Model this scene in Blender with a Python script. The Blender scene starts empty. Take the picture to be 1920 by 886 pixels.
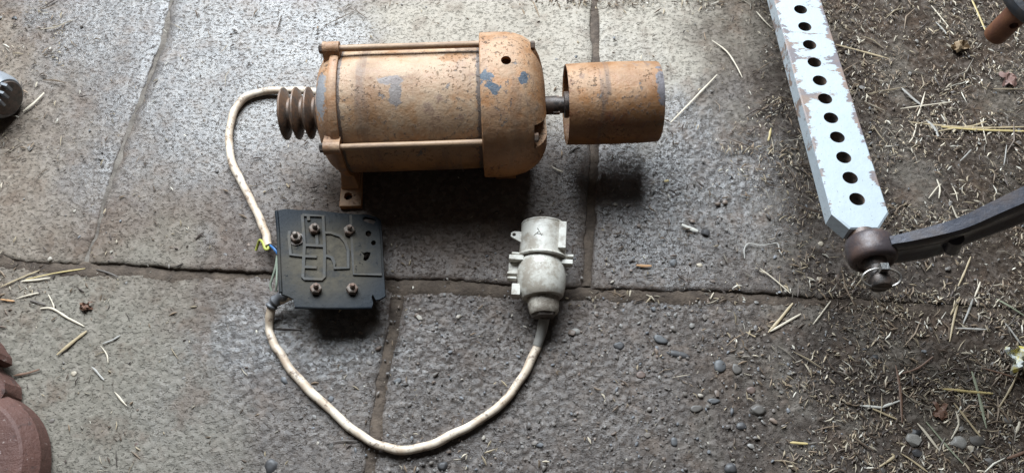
import bpy, bmesh, math, random
import numpy as np
from mathutils import Vector, Matrix

random.seed(7)
rng = np.random.default_rng(7)
R = math.radians
sc = bpy.context.scene
COL = sc.collection

# ------------------------------------------------------------------ camera, light, exposure
CAM_H, PITCH, FPX = 1.35, R(66), 1450.0          # height above the floor, look-down angle, focal length in photo pixels
cam_data = bpy.data.cameras.new("camera")
cam_data.sensor_width = 36
cam_data.lens = 36 * FPX / 1920
cam_data.clip_start, cam_data.clip_end = 0.02, 200
cam = bpy.data.objects.new("camera", cam_data)
cam.location = (0, 0, CAM_H)
cam.rotation_euler = (math.pi / 2 - PITCH, 0, 0)
COL.objects.link(cam)
sc.camera = cam

world = bpy.data.worlds.new("World")
sc.world = world
world.use_nodes = True
world.node_tree.nodes["Background"].inputs[0].default_value = (0.95, 0.93, 0.9, 1)
world.node_tree.nodes["Background"].inputs[1].default_value = 0.055     # dim inside of the shed

ld = bpy.data.lights.new("doorway_daylight", "AREA")                   # daylight through the open doorway beyond the motor
ld.shape = "RECTANGLE"
ld.size, ld.size_y = 3.0, 2.2
ld.energy = 440
ld.color = (0.83, 0.92, 1.0)
lo = bpy.data.objects.new("doorway_daylight", ld)
lo.location = (-0.6, 2.8, 2.45)
lo.rotation_euler = (Vector((0.0, 0.55, 0.0)) - lo.location).to_track_quat("-Z", "Y").to_euler()
COL.objects.link(lo)

sc.view_settings.view_transform = "Standard"
sc.view_settings.look = "None"
sc.view_settings.exposure = 0.0
sc.view_settings.gamma = 1.0
sc.view_settings.use_curve_mapping = False

# ------------------------------------------------------------------ helpers
FWD = Vector((0, math.cos(PITCH), -math.sin(PITCH)))
UPV = Vector((0, math.sin(PITCH), math.cos(PITCH)))


def P(px, py, z=0.0):
    """the point at height z seen at photo pixel (px, py)"""
    d = FWD * FPX + Vector((px - 960, 0, 0)) - UPV * (py - 443)
    return Vector((0, 0, CAM_H)) + d * ((z - CAM_H) / d.z)


def Pn(px, py, z=0.0):
    px, py = np.asarray(px, float), np.asarray(py, float)
    dx = px - 960
    dy = FWD.y * FPX - UPV.y * (py - 443)
    dz = FWD.z * FPX - UPV.z * (py - 443)
    t = (z - CAM_H) / dz
    return dx * t, dy * t


def to_px(x, y, z=0.0):
    x, y = np.asarray(x, float), np.asarray(y, float)
    dep = y * FWD.y + (z - CAM_H) * FWD.z
    up = y * UPV.y + (z - CAM_H) * UPV.z
    return 960 + FPX * x / dep, 443 - FPX * up / dep


def empty(name, loc=(0, 0, 0), rotz=0.0, label=None, cat=None, group=None):
    o = bpy.data.objects.new(name, None)
    o.empty_display_size = 0.05
    o.location = loc
    o.rotation_euler = (0, 0, rotz)
    COL.objects.link(o)
    tag(o, label, cat, group)
    return o


def tag(o, label=None, cat=None, group=None, kind=None):
    if label: o["label"] = label
    if cat: o["category"] = cat
    if group: o["group"] = group
    if kind: o["kind"] = kind
    return o


def obj(name, src, material, parent=None, smooth=35, loc=None):
    if isinstance(src, bmesh.types.BMesh):
        bmesh.ops.recalc_face_normals(src, faces=src.faces)
        me = bpy.data.meshes.new(name)
        src.to_mesh(me)
        src.free()
    else:
        me = src
    if material is not None:
        me.materials.clear()
        me.materials.append(material)
    if smooth:
        me.shade_smooth()
        me.set_sharp_from_angle(angle=R(smooth))
    o = bpy.data.objects.new(name, me)
    COL.objects.link(o)
    if loc is not None: o.location = loc
    if parent is not None: o.parent = parent
    return o


def rebase(o):
    """put a one-mesh thing's origin at its own base"""
    me = o.data
    n = len(me.vertices)
    a = np.empty(n * 3); me.vertices.foreach_get("co", a); a = a.reshape(-1, 3)
    c = np.array([a[:, 0].mean(), a[:, 1].mean(), a[:, 2].min()])
    me.vertices.foreach_set("co", (a - c).ravel()); me.update()
    o.location = c
    return o


def cut(o, cutters):
    """drill real holes"""
    for bm in cutters:
        bmesh.ops.recalc_face_normals(bm, faces=bm.faces)
        me = bpy.data.meshes.new("cutter"); bm.to_mesh(me); bm.free()
        c = bpy.data.objects.new("cutter", me); COL.objects.link(c)
        c.parent = o.parent
        m = o.modifiers.new("cut", "BOOLEAN"); m.operation = "DIFFERENCE"; m.solver = "EXACT"; m.object = c
        bpy.context.view_layer.update()
        dg = bpy.context.evaluated_depsgraph_get()
        nm = bpy.data.meshes.new_from_object(o.evaluated_get(dg))
        o.modifiers.clear()
        old = o.data
        o.data = nm
        nm.name = o.name
        bpy.data.objects.remove(c); bpy.data.meshes.remove(me); bpy.data.meshes.remove(old)
    o.data.shade_smooth(); o.data.set_sharp_from_angle(angle=R(35))


def bevel(o, w=0.002, seg=2, ang=40):
    m = o.modifiers.new("bevel", "BEVEL"); m.width = w; m.segments = seg
    m.limit_method = "ANGLE"; m.angle_limit = R(ang); m.harden_normals = True
    return o


def lathe(profile, seg=48, fn=None, closed=False, bm=None):
    """profile of (x, r) turned about the X axis; fn(x, r, a) -> (x, r); a = angle from vertical, + toward -y"""
    bm = bm or bmesh.new()
    rings = []
    for x, r in profile:
        ring = []
        for k in range(seg):
            a = 2 * math.pi * k / seg
            xx, rr = fn(x, r, a) if fn else (x, r)
            ring.append(bm.verts.new((xx, -rr * math.sin(a), rr * math.cos(a))))
        rings.append(ring)
    n = len(rings)
    for i in range(n if closed else n - 1):
        A, B = rings[i], rings[(i + 1) % n]
        for k in range(seg):
            bm.faces.new((A[k], A[(k + 1) % seg], B[(k + 1) % seg], B[k]))
    if not closed:
        bm.faces.new(rings[0]); bm.faces.new(rings[-1])
    return bm


def xf(bm, m):
    bmesh.ops.transform(bm, matrix=m, verts=bm.verts)
    return bm


def T(x, y, z): return Matrix.Translation((x, y, z))


def axis_matrix(p, q, up=(0, 0, 1)):
    """local X runs from p towards q, origin at p"""
    x = (Vector(q) - Vector(p)).normalized()
    y = Vector(up).cross(x).normalized()
    z = x.cross(y)
    m = Matrix((x, y, z)).transposed().to_4x4()
    m.translation = Vector(p)
    return m


def box(cx, cy, cz, sx, sy, sz, bm=None, m=None):
    bm = bm or bmesh.new()
    mm = T(cx, cy, cz) @ Matrix.Diagonal((sx, sy, sz, 1))
    if m is not None: mm = m @ mm
    bmesh.ops.create_cube(bm, size=1, matrix=mm)
    return bm


def prism(pts, z0, z1, bm=None, holes=(), m=None):
    """outline in xy (with holes) extruded from z0 to z1"""
    own = bmesh.new()
    edges = []
    for loop in [pts] + list(holes):
        vs = [own.verts.new((p[0], p[1], z0)) for p in loop]
        for i in range(len(vs)):
            edges.append(own.edges.new((vs[i], vs[(i + 1) % len(vs)])))
    bmesh.ops.triangle_fill(own, use_beauty=True, use_dissolve=False, edges=edges)
    ret = bmesh.ops.extrude_face_region(own, geom=own.faces[:])
    vs = [g for g in ret["geom"] if isinstance(g, bmesh.types.BMVert)]
    bmesh.ops.translate(own, vec=(0, 0, z1 - z0), verts=vs)
    if m is not None: xf(own, m)
    if bm is None: return own
    me = bpy.data.meshes.new("t"); own.to_mesh(me); own.free(); bm.from_mesh(me); bpy.data.meshes.remove(me)
    return bm


def smooth_path(pts, n):
    pts = [Vector(p) for p in pts]
    if len(pts) < 3: return [pts[0].lerp(pts[1], i / n) for i in range(n + 1)]
    ex = [pts[0] * 2 - pts[1]] + pts + [pts[-1] * 2 - pts[-2]]
    out = []
    for i in range(1, len(ex) - 2):
        a, b, c, d = ex[i - 1:i + 3]
        for k in range(n):
            t = k / n
            out.append(0.5 * ((2 * b) + (c - a) * t + (2 * a - 5 * b + 4 * c - d) * t * t + (3 * b - a - 3 * c + d) * t ** 3))
    out.append(pts[-1])
    return out


def tube(pts, r, seg=10, flat=1.0, n=0, bm=None, section=None, up=(0, 0, 1), kink=0.0):
    """sweep a round (or given) section along points; r a number or f(t)"""
    bm = bm or bmesh.new()
    pts = smooth_path(pts, n) if n else [Vector(p) for p in pts]
    if kink:
        pts = [q + Vector((math.sin(i * 0.9) + math.sin(i * 0.37 + 1), math.cos(i * 0.7) + math.sin(i * 0.23), 0)) * kink for i, q in enumerate(pts)]
    rings = []
    N = len(pts)
    for i, p in enumerate(pts):
        t = (pts[min(i + 1, N - 1)] - pts[max(i - 1, 0)]).normalized()
        s = t.cross(Vector(up))
        s = s.normalized() if s.length > 1e-6 else Vector((1, 0, 0))
        u = s.cross(t)
        rr = r(i / (N - 1)) if callable(r) else r
        if section:
            ring = [bm.verts.new(p + s * a * rr + u * b * rr) for a, b in section]
        else:
            ring = [bm.verts.new(p + s * math.cos(2 * math.pi * k / seg) * rr + u * math.sin(2 * math.pi * k / seg) * rr * flat) for k in range(seg)]
        rings.append(ring)
    m = len(rings[0])
    for A, B in zip(rings, rings[1:]):
        for k in range(m):
            bm.faces.new((A[k], A[(k + 1) % m], B[(k + 1) % m], B[k]))
    bm.faces.new(rings[0]); bm.faces.new(rings[-1])
    return bm


def circle(cx, cy, r, n=20, ry=None):
    ry = ry or r
    return [(cx + r * math.cos(2 * math.pi * k / n), cy + ry * math.sin(2 * math.pi * k / n)) for k in range(n)]


# ------------------------------------------------------------------ node helper for materials
class NT:
    def __init__(s, name):
        s.m = bpy.data.materials.new(name); s.m.use_nodes = True
        s.t = s.m.node_tree; s.b = s.t.nodes["Principled BSDF"]

    def n(s, kind, ins=None, **kw):
        nd = s.t.nodes.new("ShaderNode" + kind)
        for k, v in kw.items(): setattr(nd, k, v)
        for k, v in (ins or {}).items(): s.put(nd.inputs[k], v)
        return nd

    def put(s, sock, v):
        if isinstance(v, bpy.types.NodeSocket): s.t.links.new(v, sock)
        elif isinstance(v, (tuple, list)) and len(v) == 3 and sock.type == "RGBA": sock.default_value = (*v, 1)
        else: sock.default_value = v

    def set(s, **kw):
        names = {"color": "Base Color", "rough": "Roughness", "metal": "Metallic", "normal": "Normal", "spec": "Specular IOR Level"}
        for k, v in kw.items(): s.put(s.b.inputs[names[k]], v)

    def coord(s, kind="Object"): return s.n("TexCoord").outputs[kind]
    def pos(s): return s.n("NewGeometry").outputs["Position"]

    def noise(s, vec, scale, detail=4, rough=0.55, dist=0.0):
        return s.n("TexNoise", {"Vector": vec, "Scale": scale, "Detail": detail, "Roughness": rough, "Distortion": dist}).outputs["Fac"]

    def vor(s, vec, scale, out="Distance", feature="F1", rnd=1.0):
        return s.n("TexVoronoi", {"Vector": vec, "Scale": scale, "Randomness": rnd}, feature=feature).outputs[out]

    def ramp(s, v, a, b, smooth=True, lo=0.0, hi=1.0):
        nd = s.n("MapRange", {"Value": v, "From Min": a, "From Max": b, "To Min": lo, "To Max": hi})
        nd.interpolation_type = "SMOOTHSTEP" if smooth else "LINEAR"
        return nd.outputs["Result"]

    def math(s, op, a, b=0.0):
        nd = s.n("Math", {0: a, 1: b}, operation=op)
        return nd.outputs[0]

    def mix(s, f, a, b, mode="MIX"):
        nd = s.n("Mix", data_type="RGBA", blend_type=mode)
        s.put(nd.inputs["Factor"], f); s.put(nd.inputs["A"], a); s.put(nd.inputs["B"], b)
        return nd.outputs["Result"]

    def blob(s, vec, c, rx, ry, soft=0.5):
        """1 inside a ragged ellipse round the floor point c, 0 outside"""
        mp = s.n("Mapping", {"Vector": vec, "Location": (-c[0] / rx, -c[1] / ry, 0), "Scale": (1 / rx, 1 / ry, 0)})
        d = s.n("VectorMath", {0: mp.outputs[0]}, operation="LENGTH").outputs["Value"]
        return s.ramp(d, 1 + soft, 1 - soft)

    def bump(s, h, strength, dist, normal=None):
        ins = {"Height": h, "Strength": strength, "Distance": dist}
        if normal is not None: ins["Normal"] = normal
        return s.n("Bump", ins).outputs["Normal"]


def concrete_material():
    k = NT("stained_concrete")
    p = k.pos()
    warp = k.n("TexNoise", {"Vector": p, "Scale": 5.0, "Detail": 5.0, "Roughness": 0.6}).outputs["Color"]
    wv = k.n("VectorMath", {0: warp, 1: (0.5, 0.5, 0.5)}, operation="SUBTRACT").outputs[0]
    wv = k.n("VectorMath", {0: wv, "Scale": 0.55}, operation="SCALE").outputs[0]
    q = k.n("VectorMath", {0: p, 1: wv}, operation="ADD").outputs[0]
    n0 = k.noise(q, 2.3, 5, 0.6)
    n1 = k.noise(p, 5.5, 6, 0.62)
    n2 = k.noise(p, 15, 6, 0.65)
    col = k.mix(k.ramp(n0, 0.40, 0.60), (0.098, 0.069, 0.051), (0.190, 0.152, 0.118))
    col = k.mix(k.ramp(n1, 0.50, 0.66, hi=0.8), col, (0.115, 0.076, 0.053))

    def pb(px, py, rx, ry, soft=0.5):
        v = P(px, py)
        return k.blob(q, (v.x, v.y), rx, ry, soft)
    pale_bl = pb(110, 770, 0.30, 0.30, 0.45)
    pale_tp = pb(1010, 40, 0.42, 0.27, 0.45)
    pale_tp2 = pb(1210, 50, 0.25, 0.16, 0.45)
    damp = k.math("MAXIMUM", pb(760, 760, 0.42, 0.42, 0.4), pb(1350, 400, 0.42, 0.36, 0.5))
    damp = k.math("MAXIMUM", damp, pb(1300, 760, 0.42, 0.36, 0.5))
    dirt = k.math("MAXIMUM", pb(1780, 800, 0.44, 0.48, 0.35), pb(1850, 330, 0.50, 0.80, 0.3))
    dirt = k.math("MAXIMUM", dirt, k.math("MULTIPLY", pb(1500, 100, 0.22, 0.42, 0.4), 0.8))
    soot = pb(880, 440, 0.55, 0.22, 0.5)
    wet = k.math("MAXIMUM", pb(430, 110, 0.30, 0.33, 0.45), pb(580, 610, 0.20, 0.13, 0.55))
    wet = k.math("MAXIMUM", wet, pb(210, 30, 0.16, 0.2, 0.5))
    wet = k.math("MAXIMUM", wet, k.math("MULTIPLY", pb(1330, 340, 0.30, 0.22, 0.6), 0.95))
    wet = k.math("MAXIMUM", wet, k.math("MULTIPLY", pb(900, 800, 0.6, 0.25, 0.6), 0.25))
    col = k.mix(k.math("MULTIPLY", damp, 0.85), col, (0.062, 0.046, 0.038))
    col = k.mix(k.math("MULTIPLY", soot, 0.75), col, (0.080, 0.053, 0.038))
    col = k.mix(k.math("MULTIPLY", pale_bl, 0.85), col, (0.20, 0.18, 0.145))
    col = k.mix(k.math("MULTIPLY", pale_tp, 0.9), col, (0.33, 0.29, 0.235))
    col = k.mix(k.math("MULTIPLY", pale_tp2, 0.8), col, (0.33, 0.29, 0.235))
    col = k.mix(k.math("MULTIPLY", wet, 0.7), col, (0.082, 0.076, 0.073))
    bare = k.ramp(k.noise(p, 7.0, 5, 0.6), 0.50, 0.60)                  # where the floor shows through the dirt
    dcol = k.mix(k.math("MULTIPLY", bare, 0.7), (0.048, 0.034, 0.025), (0.125, 0.106, 0.085))
    col = k.mix(k.math("MULTIPLY", dirt, 0.92), col, dcol)
    # brown silt and aggregate tones
    col = k.mix(k.ramp(n2, 0.50, 0.68, hi=0.55), col, (0.115, 0.076, 0.052))
    vc = k.vor(p, 120, "Color")
    tone = k.n("SeparateColor", {0: vc}).outputs[0]
    col = k.mix(k.ramp(tone, 0.45, 1.0, False, 0.0, 0.5), col, k.mix(0.35, col, (0.34, 0.29, 0.25)))
    col = k.mix(k.ramp(tone, 0.5, 0.0, False, 0.0, 0.5), col, k.mix(0.4, col, (0.02, 0.016, 0.013)))
    fine = k.noise(p, 330, 4, 0.8)
    col = k.mix(0.3, col, k.mix(fine, (0.15, 0.15, 0.15), (0.85, 0.85, 0.85)), "OVERLAY")
    rough = k.math("SUBTRACT", k.ramp(n2, 0.3, 0.7, lo=0.55, hi=0.74), k.math("MULTIPLY", wet, 0.31))
    rough = k.math("SUBTRACT", rough, k.math("MULTIPLY", damp, 0.15))
    # worn-flat skin with pores and slits, coarser where the aggregate shows
    sq = k.n("Mapping", {"Vector": p, "Scale": (0.80, 1.2, 1.0)}).outputs[0]
    pores = k.ramp(k.noise(sq, 165, 4, 0.62, 0.5), 0.33, 0.47)
    grain = k.noise(p, 420, 4, 0.7)
    h = k.math("ADD", pores, k.math("MULTIPLY", grain, 0.95))
    nrm = k.bump(h, k.math("SUBTRACT", 1.0, k.math("MULTIPLY", wet, 0.30)), 0.0014)
    col = k.mix(k.math("MULTIPLY", k.math("SUBTRACT", 1.0, pores), 0.3), col, (0.03, 0.024, 0.02))
    rough = k.math("ADD", rough, k.math("MULTIPLY", dirt, 0.2))
    k.set(color=col, rough=rough, normal=nrm, spec=k.math("MAXIMUM", 0.12, k.math("SUBTRACT", k.math("ADD", 0.27, k.math("MULTIPLY", k.math("MAXIMUM", wet, k.math("MULTIPLY", damp, 0.8)), 0.42)), k.math("MULTIPLY", dirt, 0.2))))
    return k.m


def dirt_material(name="joint_dirt", a=(0.045, 0.031, 0.022), b=(0.12, 0.088, 0.064)):
    k = NT(name)
    p = k.pos()
    n = k.noise(p, 30, 6, 0.7)
    col = k.mix(k.ramp(n, 0.3, 0.7), a, b)
    k.set(color=col, rough=0.85, normal=k.bump(k.noise(p, 160, 5, 0.7), 0.8, 0.004))
    return k.m


def motor_paint(name, dust=0.55, seed=0.0, blue=None, orange=(0.40, 0.165, 0.052), rust=0.5, scrape=None, bands=0.0):
    """old orange paint under dust, with chips, blisters, stains and rust"""
    k = NT(name)
    c0 = k.coord()
    c = k.n("Mapping", {"Vector": c0, "Location": (seed, seed * 1.7, seed * 0.6)}).outputs[0]
    n1 = k.noise(c, 8, 6, 0.62)
    n2 = k.noise(c, 30, 7, 0.7)
    n3 = k.noise(c, 130, 5, 0.65)
    ringv = k.n("Mapping", {"Vector": c, "Scale": (1.0, 0.12, 0.12)}).outputs[0]
    nb = k.noise(ringv, 26, 5, 0.65)                                    # stains that run round the turned surfaces
    col = k.mix(k.ramp(n1, 0.35, 0.65), orange, tuple(v * 0.55 for v in orange))
    nz = k.n("SeparateXYZ", {0: k.n("NewGeometry").outputs["Normal"]}).outputs[2]
    dz = k.math("MULTIPLY", k.ramp(nz, -0.2, 0.8), k.ramp(n2, 0.30, 0.62, lo=0.30))   # dust settled on upward faces over the years
    dz = k.math("MULTIPLY", dz, k.ramp(n1, 0.66, 0.44, lo=0.35))
    col = k.mix(k.math("MULTIPLY", dz, dust), col, k.mix(n3, (0.27, 0.195, 0.130), (0.47, 0.365, 0.255)))
    col = k.mix(k.ramp(n2, 0.58, 0.66, hi=0.65), col, (0.19, 0.15, 0.125))
    col = k.mix(k.ramp(nb, 0.54, 0.66, hi=0.35 + bands), col, (0.115, 0.075, 0.055))
    col = k.mix(k.math("MULTIPLY", k.ramp(k.noise(c, 15, 8, 0.76), 0.54, 0.64), rust), col, (0.17, 0.062, 0.024))
    pit = k.noise(c, 150, 4, 0.62)
    zone = k.ramp(k.noise(c, 11, 4, 0.6), 0.42, 0.60)
    chip = k.math("MULTIPLY", k.ramp(pit, 0.635, 0.66), zone)
    rim = k.math("MULTIPLY", k.ramp(pit, 0.575, 0.615), zone)
    col = k.mix(k.math("MULTIPLY", chip, 0.85), col, (0.075, 0.052, 0.04))
    big = k.ramp(k.noise(c, 24, 6, 0.72, 0.5), 0.645, 0.66)
    col = k.mix(k.math("MULTIPLY", big, 0.9), col, (0.15, 0.125, 0.115))
    for bc, br in blue or ():
        mp = k.n("Mapping", {"Vector": c0, "Location": tuple(-x / br for x in bc), "Scale": (1 / br,) * 3})
        d = k.n("VectorMath", {0: mp.outputs[0]}, operation="LENGTH").outputs["Value"]
        f = k.ramp(k.math("ADD", d, k.math("MULTIPLY", k.noise(c, 75, 5, 0.7), 2.6)), 1.98, 1.90)
        col = k.mix(k.math("MULTIPLY", f, 0.9), col, (0.045, 0.080, 0.115))
    for bc, br, cc in scrape or ():
        mp = k.n("Mapping", {"Vector": c0, "Location": tuple(-x / r_ for x, r_ in zip(bc, br)), "Scale": tuple(1 / r_ for r_ in br)})
        d = k.n("VectorMath", {0: mp.outputs[0]}, operation="LENGTH").outputs["Value"]
        f = k.ramp(k.math("ADD", d, k.math("MULTIPLY", k.noise(c, 90, 5, 0.7), 1.8)), 1.78, 1.6)
        col = k.mix(f, col, cc)
    h = k.math("ADD", k.math("MULTIPLY", n3, 0.30), k.math("MULTIPLY", n2, 0.55))
    h = k.math("ADD", h, k.math("MULTIPLY", rim, 0.45))
    h = k.math("SUBTRACT", h, k.math("MULTIPLY", chip, 0.9))
    h = k.math("SUBTRACT", h, k.math("MULTIPLY", big, 0.30))
    k.set(color=col, rough=k.ramp(n2, 0.3, 0.7, lo=0.46, hi=0.72), normal=k.bump(h, 1.0, 0.0034))
    return k.m


def metal(name, base, rust_col, amount=0.5, scale=30, rough=0.55, met=0.5, bump=0.4):
    k = NT(name)
    c = k.coord()
    n = k.noise(c, scale, 7, 0.68)
    f = k.ramp(n, 0.5 - 0.12 + 0.2 * (0.5 - amount), 0.62 + 0.2 * (0.5 - amount))
    col = k.mix(f, base, rust_col)
    col = k.mix(0.3, col, k.mix(k.noise(c, scale * 6, 3, 0.6), (0.2, 0.2, 0.2), (0.8, 0.8, 0.8)), "OVERLAY")
    k.set(color=col, metal=k.math("MULTIPLY", k.math("SUBTRACT", 1.0, f), met), rough=k.ramp(n, 0.3, 0.7, lo=rough - 0.1, hi=rough + 0.15),
          normal=k.bump(k.noise(c, scale * 4, 5, 0.65), bump, 0.002))
    return k.m


def grimy(name, base, grime, amount=0.4, scale=25, rough=0.5, bump=0.25, streak=None):
    k = NT(name)
    c = k.coord()
    v = k.n("Mapping", {"Vector": c, "Scale": streak}).outputs[0] if streak else c
    n = k.noise(v, scale, 7, 0.7)
    f = k.ramp(n, 0.62 - 0.3 * amount, 0.75 - 0.22 * amount)
    col = k.mix(k.math("MULTIPLY", f, 0.85), base, grime)
    sp = k.ramp(k.noise(c, scale * 7, 3, 0.6), 0.64, 0.70)
    col = k.mix(k.math("MULTIPLY", sp, 0.6), col, tuple(g * 0.5 for g in grime))
    k.set(color=col, rough=k.ramp(n, 0.3, 0.7, lo=rough - 0.08, hi=rough + 0.2), normal=k.bump(k.noise(c, scale * 5, 4, 0.6), bump, 0.002))
    return k.m


def bar_paint():
    k = NT("chipped_pale_blue_paint")
    c = k.coord()
    st = k.n("Mapping", {"Vector": c, "Scale": (1.0, 0.35, 1.0)}).outputs[0]
    col = k.mix(k.noise(c, 30, 5, 0.6), (0.40, 0.44, 0.465), (0.31, 0.35, 0.375))
    n = k.noise(st, 30, 9, 0.74, 0.3)
    sx = k.n("SeparateXYZ", {0: c})
    edge = k.ramp(k.math("ABSOLUTE", sx.outputs[1]), 0.028, 0.046, hi=0.15)
    edge = k.math("MULTIPLY", edge, k.ramp(k.n("SeparateXYZ", {0: k.n("NewGeometry").outputs["Normal"]}).outputs[2], 0.3, 0.6, lo=0.25))
    mid = k.ramp(k.math("ABSOLUTE", k.math("SUBTRACT", sx.outputs[0], 0.36)), 0.34, 0.02, hi=0.13)
    wear = k.math("ADD", n, k.math("ADD", edge, mid))
    chip = k.ramp(wear, 0.690, 0.70)
    under = k.mix(k.ramp(k.noise(c, 20, 4, 0.6), 0.42, 0.6), (0.15, 0.13, 0.135), (0.21, 0.15, 0.12))
    col = k.mix(chip, col, under)
    sp = k.ramp(k.noise(c, 230, 3, 0.6), 0.665, 0.69)
    col = k.mix(k.math("MULTIPLY", sp, 0.85), col, (0.12, 0.10, 0.10))
    k.set(color=col, rough=0.42, normal=k.bump(k.math("SUBTRACT", k.noise(c, 80, 4, 0.6), k.math("MULTIPLY", chip, 0.8)), 0.4, 0.0015))
    return k.m


def tinted(name, rough=0.7):
    k = NT(name)
    a = k.n("Attribute", attribute_name="tint").outputs["Color"]
    n = k.noise(k.pos(), 260, 3, 0.6)
    k.set(color=k.mix(0.4, a, k.mix(n, (0.2, 0.2, 0.2), (0.8, 0.8, 0.8)), "OVERLAY"), rough=rough)
    return k.m


def plain(name, col, rough=0.6, met=0.0, var=0.35, scale=120):
    k = NT(name)
    n = k.noise(k.coord(), scale, 5, 0.65)
    k.set(color=k.mix(var, col, k.mix(n, (0.1, 0.1, 0.1), (0.9, 0.9, 0.9)), "OVERLAY"), rough=rough, metal=met,
          normal=k.bump(n, 0.25, 0.001))
    return k.m


M_concrete = concrete_material()
M_dirt = dirt_material()
M_silt = dirt_material("pale_silt", (0.075, 0.06, 0.048), (0.175, 0.150, 0.125))

# ------------------------------------------------------------------ the floor: one sheet of dirt, five concrete slabs on it
def hash2(ix, iy, s):
    v = (ix * 374761393 + iy * 668265263 + s * 974711) & 0x7FFFFFFF
    v = ((v ^ (v >> 13)) * 1274126177) & 0x7FFFFFFF
    v = (v ^ (v >> 16)) & 0x7FFFFFFF
    return v / 0x7FFFFFFF


def vnoise(x, y, s=0):
    ix, iy = np.floor(x).astype(np.int64), np.floor(y).astype(np.int64)
    fx, fy = x - ix, y - iy
    fx, fy = fx * fx * (3 - 2 * fx), fy * fy * (3 - 2 * fy)
    a, b = hash2(ix, iy, s), hash2(ix + 1, iy, s)
    c, d = hash2(ix, iy + 1, s), hash2(ix + 1, iy + 1, s)
    return (a + (b - a) * fx) * (1 - fy) + (c + (d - c) * fx) * fy


def fbm(x, y, s=0, o=4):
    t, a = 0, 0.5
    for i in range(o):
        t = t + a * vnoise(x * 2 ** i, y * 2 ** i, s + i); a *= 0.5
    return t


def stones(x, y, cell, hmax, s, fill=0.7):
    gx, gy = x / cell, y / cell
    ix, iy = np.floor(gx).astype(np.int64), np.floor(gy).astype(np.int64)
    out = np.zeros_like(x)
    for dx in (-1, 0, 1):
        for dy in (-1, 0, 1):
            jx, jy = ix + dx, iy + dy
            cx, cy = jx + hash2(jx, jy, s), jy + hash2(jx, jy, s + 1)
            rr = 0.28 + 0.42 * hash2(jx, jy, s + 2)
            an = hash2(jx, jy, s + 4) * np.pi
            ux, uy = gx - cx, gy - cy
            e = 0.65 + 0.3 * hash2(jx, jy, s + 5)
            a, b = ux * np.cos(an) + uy * np.sin(an), (-ux * np.sin(an) + uy * np.cos(an)) / e
            d = (a * a + b * b) / (rr * rr)
            hh = hmax * (0.4 + 0.6 * hash2(jx, jy, s + 3)) * (hash2(jx, jy, s + 6) < fill)
            out = np.maximum(out, hh * np.sqrt(np.clip(1 - d, 0, 1)))
    return out


def curve_x(pts):           # a joint running away from the viewer: world x as a function of world y
    w = sorted(((P(*p).y, P(*p).x) for p in pts))
    ys, xs = np.array([a for a, b in w]), np.array([b for a, b in w])
    s0, s1 = (xs[1] - xs[0]) / (ys[1] - ys[0]), (xs[-1] - xs[-2]) / (ys[-1] - ys[-2])
    return lambda y: np.where(y < ys[0], xs[0] + s0 * (y - ys[0]), np.where(y > ys[-1], xs[-1] + s1 * (y - ys[-1]), np.interp(y, ys, xs)))


J_px = [(0, 478), (60, 490), (240, 499), (330, 507), (500, 510), (730, 521), (870, 527), (1000, 535), (1180, 541), (1350, 548), (1500, 555), (1700, 566), (1920, 580)]
jw = [P(*p) for p in J_px]
jx, jy_ = np.array([v.x for v in jw]), np.array([v.y for v in jw])
JOINT = lambda x: np.interp(x, jx, jy_)
L1 = curve_x([(320, 0), (302, 90), (258, 200), (222, 300), (190, 400), (165, 480)])
L2 = curve_x([(1115, 0), (1118, 150), (1113, 300), (1106, 420), (1100, 530)])
L3 = curve_x([(745, 530), (735, 620), (712, 720), (700, 820), (688, 886)])
XMIN, XMAX, YMIN, YMAX = -1.30, 1.32, 0.04, 1.36
CONST = lambda v: (lambda y: np.full_like(y, v))


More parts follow.
